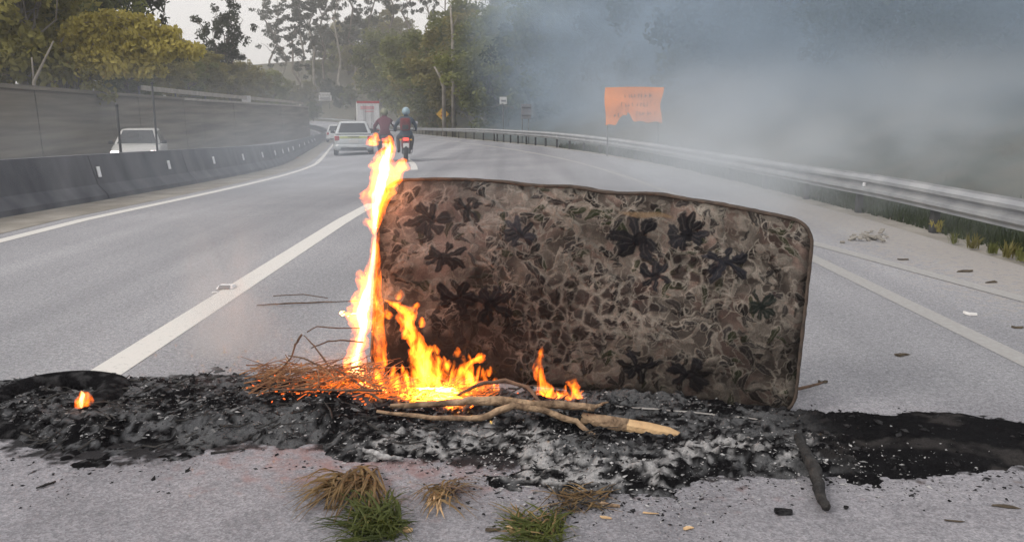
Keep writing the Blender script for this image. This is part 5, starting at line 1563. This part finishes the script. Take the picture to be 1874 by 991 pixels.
def clump(label, base_px, fans, seed, cat='grass clump', name='grass_clump'):
    random.seed(seed)
    b = gp(*base_px)
    t = thing(name, label, cat, b)
    for nm, m, n, (rx0, rx1, ry0, ry1), (tx0, tx1, ty0, ty1), (h0, h1), (a0, a1), w in fans:
        sp = []
        for i in range(n):
            r_ = gp(random.uniform(rx0, rx1), random.uniform(ry0, ry1), 0.004) - b
            hh = random.uniform(h0, h1)
            p_ = gp(random.uniform(tx0, tx1), random.uniform(ty0, ty1), hh) - b
            sp.append((r_, p_, random.uniform(a0, a1)))
        blades(t, nm, sp, m, w)
    return t
clump('uprooted green grass tuft with long dry blades splayed left', (665, 900), [
    ('dry_blades', M['grass_dry'], 60, (610, 690, 862, 905), (510, 610, 878, 955), (.003, .02), (.008, .045), .0042),
    ('brown_blades', M['grass_dry'], 60, (640, 700, 850, 890), (590, 720, 900, 965), (.003, .03), (.015, .05), .004),
    ('green_blades', M['grass'], 150, (650, 735, 935, 990), (605, 760, 890, 990), (.008, .055), (.005, .035), .0038),
    ('low_blades', M['grass'], 70, (650, 735, 950, 1000), (560, 770, 930, 1010), (.003, .03), (.005, .03), .0036)], 21)
clump('dry straw-coloured grass tuft with curled pale roots', (800, 905), [
    ('dry_blades', M['grass_dry'], 34, (785, 825, 885, 915), (745, 885, 880, 955), (.003, .03), (.004, .03), .004),
    ('pale_roots', M['wood_split'], 9, (790, 815, 890, 905), (752, 815, 925, 952), (.003, .008), (.004, .02), .005),
    ('fine_blades', M['wood_brown'], 30, (800, 840, 880, 905), (820, 890, 870, 925), (.003, .05), (.0, .02), .0022)], 22)
clump('low green grass tuft at the bottom edge right of centre', (970, 965), [
    ('green_blades', M['grass'], 120, (930, 1030, 945, 1000), (890, 1065, 915, 1000), (.005, .035), (.0, .02), .0034),
    ('dry_blades', M['grass_dry'], 26, (930, 1020, 945, 985), (890, 1060, 915, 985), (.003, .03), (.003, .02), .003)], 23)
clump('grey-green matted tuft mixed with ash beside the low grass', (1050, 920), [
    ('dry_blades', M['grass_dry'], 40, (1000, 1110, 890, 935), (970, 1140, 880, 945), (.003, .03), (.0, .02), .003),
    ('char_blades', M['wood_char'], 40, (1000, 1110, 890, 935), (970, 1140, 880, 945), (.003, .03), (.0, .02), .003)], 24)

def chip(name, label, cat, px, py, L, wd, ang, m, h=.008, group=None):
    p = gp(px, py)
    rr = random.Random(int(px * 7 + py))
    pts = [(-L / 2, -wd * .3), (-L * .3, -wd / 2), (L * .2, -wd * .45), (L / 2, -wd * .1), (L * .42, wd * .35), (0, wd / 2), (-L * .4, wd * .4)]
    pts = [(x * rr.uniform(.7, 1.2), y * rr.uniform(.4, 1.3)) for x, y in pts]
    mb = MB(); n = len(pts)
    lo = [Vector((x, y, 0)) for x, y in pts]; hi = [Vector((x * .96, y * .9, h * rr.uniform(.15, .9))) for x, y in pts]
    mb.loft([lo, hi])
    o = mb.build(name, m); o.location = (p.x, p.y, .003); o.rotation_euler = (rr.uniform(-.05, .05), rr.uniform(-.05, .05), ang)
    return tag(o, label, cat, group)
chip('wood_chip', 'pale flat wood chip at the right foot of the green grass tuft', 'wood chip', 742, 972, .055, .02, -.1, M['wood_split'], .012)
chip('wood_chip', 'pale sliver lying in the low green grass tuft', 'wood chip', 935, 970, .05, .016, -.9, M['wood_split'], .012)
chip('dead_leaf', 'dark curled leaf left of the low green grass tuft', 'leaf', 905, 970, .055, .02, .1, M['litter'], .012)
chip('dead_leaf', 'dark leaf lying under the splayed dry blades', 'leaf', 605, 930, .05, .018, .1, M['litter'], .008)
chip('wood_chip', 'thin pale splinter right of the matted tuft', 'wood chip', 1190, 940, .05, .010, -.05, M['wood_split'], .006)
chip('wood_chip', 'pale splinter just below the matted tuft', 'wood chip', 1108, 948, .045, .012, -.3, M['wood_split'], .006)
chip('wood_chip', 'whitish chip on the asphalt right of the thin splinter', 'wood chip', 1258, 968, .04, .014, .2, M['wood_split'], .008)
chip('wood_chip', 'broad pale bark chip at the right end of the matted tuft', 'wood chip', 1115, 925, .07, .03, -.3, M['wood_pale'], .012)
chip('char_lump', 'black char lump lying left of the charred stick tip', 'charcoal', 1435, 940, .075, .028, -.25, M['charcoal'], .022)
chip('char_lump', 'small black char lump near the tip of the charred stick', 'charcoal', 1548, 930, .02, .014, .3, M['charcoal'], .01)
chip('dead_leaf', 'dark twig-like leaf near the lower right corner', 'leaf', 1838, 928, .09, .014, -.25, M['litter'], .008)
chip('dead_leaf', 'thin dark leaf on the asphalt left of the corner leaf', 'leaf', 1745, 954, .06, .010, -.1, M['litter'], .006)
chip('white_scrap', 'white paper scrap on the asphalt beyond the right edge line', 'litter', 1777, 575, .10, .07, .1, M['white_litter'], .02)
for (px, py, L, lab) in ((1650, 650, .10, 'dark leaf patch on the asphalt left of the right edge line'), (1765, 497, .16, 'dark leaf heap near the edge of the shoulder'), (1815, 517, .11, 'small leaf patch right of the dark leaf heap'),
                         (1653, 475, .12, 'faint leaf patch on the shoulder above the gore line'), (1505, 700, .05, 'tiny dark leaf beside the grey stick'), (1862, 600, .08, 'dark leaf at the right picture edge below the shoulder')):
    chip('leaf_patch', lab, 'leaves', px, py, L, L * .5, .1, M['litter'], .014)
random.seed(31)
# heap of pale litter on the shoulder
mb = MB()
for i in range(26):
    p = gp(random.gauss(1590, 17), random.gauss(438, 4), 0)
    mb.box((p.x, p.y, .012 + random.uniform(0, .03)), (random.uniform(.03, .12), random.uniform(.015, .05), .012), Matrix.Rotation(random.uniform(0, 3), 3, 'Z') @ Matrix.Rotation(random.uniform(-.4, .4), 3, 'Y'))
tag(mb.build('shoulder_litter', M['dust']), 'low heap of grey bark litter on the shoulder before the guardrail', 'litter', kind='stuff')
chip('white_scrap', 'small white scrap lying by the lane line stud', 'litter', 392, 536, .05, .03, .4, M['white_litter'], .008)
# raised stud on the lane line
p = gp(415, 527)
st = thing('road_stud', 'raised reflective stud on the lane line left of the fire', 'road stud', (p.x, p.y, .005), .0)
MB().add([(-.065, -.06, 0), (.065, -.06, 0), (.065, .06, 0), (-.065, .06, 0), (-.05, -.03, .022), (.05, -.03, .022), (.05, .03, .022), (-.05, .03, .022)],
         [(3, 2, 1, 0), (4, 5, 6, 7), (0, 1, 5, 4), (1, 2, 6, 5), (2, 3, 7, 6), (3, 0, 4, 7)]).build('housing', M['white_refl'], st, bevel=.004)
MB().prism([(-.045, -.062, .004), (.045, -.062, .004), (.04, -.034, .024), (-.04, -.034, .024)], .002).build('lens', M['galv_dull'], st)
# weeds along the rail
random.seed(41)
def weed(label, px, py, h, n, m, w):
    b = gp(px, py); t = thing('weed', label, 'weed', b)
    sp = []
    for i in range(n):
        a = random.uniform(0, 6.28); r_ = random.uniform(.0, .05)
        sp.append(((math.cos(a) * r_, math.sin(a) * r_, 0), (math.cos(a) * h * random.uniform(.1, .7), math.sin(a) * h * random.uniform(.1, .7), h * random.uniform(.4, 1)), random.uniform(0, .05)))
    blades(t, 'leaf_blades', sp, m, w); return t
weed('bright yellow-green weed standing alone by the guardrail', 1714, 424, .16, 34, M['leaf_yellow'], .014)
for i, px in enumerate((1745, 1780, 1815, 1845, 1868)):
    weed('low dull weed at the shoulder edge by the guardrail, %s from the left' % ordinal(i), px, 440 + (px - 1745) * .26 + 6, random.uniform(.10, .18), 40, M['leaf_olive'] if i % 2 else M['leaf_mid'], .006)
# grass verge under the rail
vs = []
rg = np.random.default_rng(5)
n = 26000
sv = 4.72 + 2.6 * rg.uniform(0, 1, n) ** 1.5; yv = 3 + 32 * rg.uniform(0, 1, n) ** 1.6
hv = rg.uniform(.05, .26, n); av = rg.uniform(0, 6.28, n)
bx = sv + curve(yv); bz = terrain(sv, yv) - .04
wv = .006 + .0006 * yv
dx, dy = np.cos(av), np.sin(av)
P = np.stack([np.stack([bx - dx * wv, yv - dy * wv, bz], 1), np.stack([bx + dx * wv, yv + dy * wv, bz], 1), np.stack([bx + dy * hv * .5, yv - dx * hv * .5, bz + hv], 1)], 1).reshape(-1, 3)
tag(link(bpy.data.objects.new('verge_grass', np_mesh('verge_grass', P, np.arange(len(P)).reshape(-1, 3), M['leaf_dark']))), 'dark rough grass growing under and behind the guardrail', 'grass', kind='stuff')

# ================================================================== SMOKE AND HAZE
def volume_box(name, lo, hi, label):
    lo, hi = Vector(lo), Vector(hi); c = (lo + hi) / 2; d = hi - lo
    mb = MB().box((0, 0, 0), tuple(d))
    me = mb.mesh(name, bpy.data.materials.new(name + '_volume'))
    o = link(bpy.data.objects.new(name, me)); o.location = c
    tag(o, label, 'smoke', kind='stuff')
    m = me.materials[0]; m.use_nodes = True
    n, l = m.node_tree.nodes, m.node_tree.links
    n.remove(n['Principled BSDF'])
    pv = n.new('ShaderNodeVolumePrincipled')
    l.new(pv.outputs[0], n['Material Output'].inputs['Volume'])
    return o, m, n, l, pv

def smoke_density(n, l, pv, scale, stretch, lo, hi, gain, xr, yr, zr, warp=.6, w_seed=0.0):
    """billowing noise, fading out towards the faces of the box; ranges are (in0, in1, out1, out0) in 0..1 of the box"""
    tc = n.new('ShaderNodeTexCoord')
    mp = n.new('ShaderNodeMapping'); mp.inputs['Scale'].default_value = stretch; mp.inputs['Location'].default_value = (w_seed, w_seed * .7, 0)
    l.new(tc.outputs['Object'], mp.inputs[0])
    nz = n.new('ShaderNodeTexNoise'); nz.inputs['Scale'].default_value = scale; nz.inputs['Detail'].default_value = 3.5; nz.inputs['Distortion'].default_value = warp
    l.new(mp.outputs[0], nz.inputs['Vector'])
    mr = n.new('ShaderNodeMapRange'); mr.interpolation_type = 'SMOOTHSTEP'
    mr.inputs[1].default_value = lo; mr.inputs[2].default_value = hi; mr.inputs[3].default_value = .0; mr.inputs[4].default_value = gain
    l.new(nz.outputs[0], mr.inputs[0])
    sp = n.new('ShaderNodeSeparateXYZ'); l.new(tc.outputs['Generated'], sp.inputs[0])
    cur = mr.outputs[0]
    for ax, (a, b, c, d) in enumerate((xr, yr, zr)):
        for e0, e1 in ((a, b), (d, c)):
            q = n.new('ShaderNodeMapRange'); q.interpolation_type = 'SMOOTHSTEP'
            q.inputs[1].default_value = min(e0, e1); q.inputs[2].default_value = max(e0, e1)
            q.inputs[3].default_value = 0 if e0 < e1 else 1; q.inputs[4].default_value = 1 if e0 < e1 else 0
            l.new(sp.outputs[ax], q.inputs[0])
            mu = n.new('ShaderNodeMath'); mu.operation = 'MULTIPLY'
            l.new(cur, mu.inputs[0]); l.new(q.outputs[0], mu.inputs[1]); cur = mu.outputs[0]
    l.new(cur, pv.inputs['Density'])

o, m, n, l, pv = volume_box('smoke', (-13, -44, -6.5), (13, 44, 6.5), 'blue-grey smoke bank hanging before the forest behind the guardrail')
o.rotation_euler = (0, 0, heading(60)); o.location = W(16.4, 52, 0) + Vector((0, 0, 5.6))
pv.inputs['Color'].default_value = (.64, .79, .96, 1)
smoke_density(n, l, pv, .17, (1, .5, 1.2), .27, .68, .24, (0, .30, .98, 1.0), (0, .03, .34, .9), (.0, .06, .9, 1), 1.2)
o, m, n, l, pv = volume_box('smoke_drift', (.2, 6.5, -.1), (8.5, 20, 2.6), 'thin smoke drifting low over the road before the guardrail')
pv.inputs['Color'].default_value = (.80, .86, .92, 1)
smoke_density(n, l, pv, .5, (1, 1, 1.6),   .34, .74, .30, (0, .3, .7, 1), (0, .25, .7, 1), (0, .08, .3, 1), 1.0)
o, m, n, l, pv = volume_box('smoke_veil', (-9.5, 8.5, -.3), (-1.0, 24, 2.4), 'thin bluish smoke veil lying over the left lanes and barrier')
pv.inputs['Color'].default_value = (.78, .86, .96, 1)
smoke_density(n, l, pv, .35, (1, 1, 1.6), .30, .75, .075, (0, .3, .7, 1), (0, .25, .7, 1), (0, .05, .3, 1), 1.0, 3.0)
o, m, n, l, pv = volume_box('smoke_wisp', (-1.75, 3.65, .05), (-1.05, 4.35, .95), 'thin warm wisp of smoke rising from the rosy ash heap')
pv.inputs['Color'].default_value = (.90, .86, .84, 1)
smoke_density(n, l, pv, 3.0, (1, 1, .45),   .34, .70, 2.2, (.05, .45, .55, .95), (.05, .45, .55, .95), (0, .1, .3, 1), .8)

hz = MB().box((0, 0, 0), (900, 760, 60)).mesh('haze', bpy.data.materials.new('haze_air'))
ho = link(bpy.data.objects.new('haze', hz)); ho.location = (-60, 340, 17)
tag(ho, 'thin pale smoke haze hanging over the whole road', 'haze', kind='stuff')
hm = hz.materials[0]; hm.use_nodes = True
n, l = hm.node_tree.nodes, hm.node_tree.links
n.remove(n['Principled BSDF'])
pv = n.new('ShaderNodeVolumePrincipled'); pv.inputs['Color'].default_value = (.92, .94, .97, 1); pv.inputs['Density'].default_value = .0011
l.new(pv.outputs[0], n['Material Output'].inputs['Volume'])
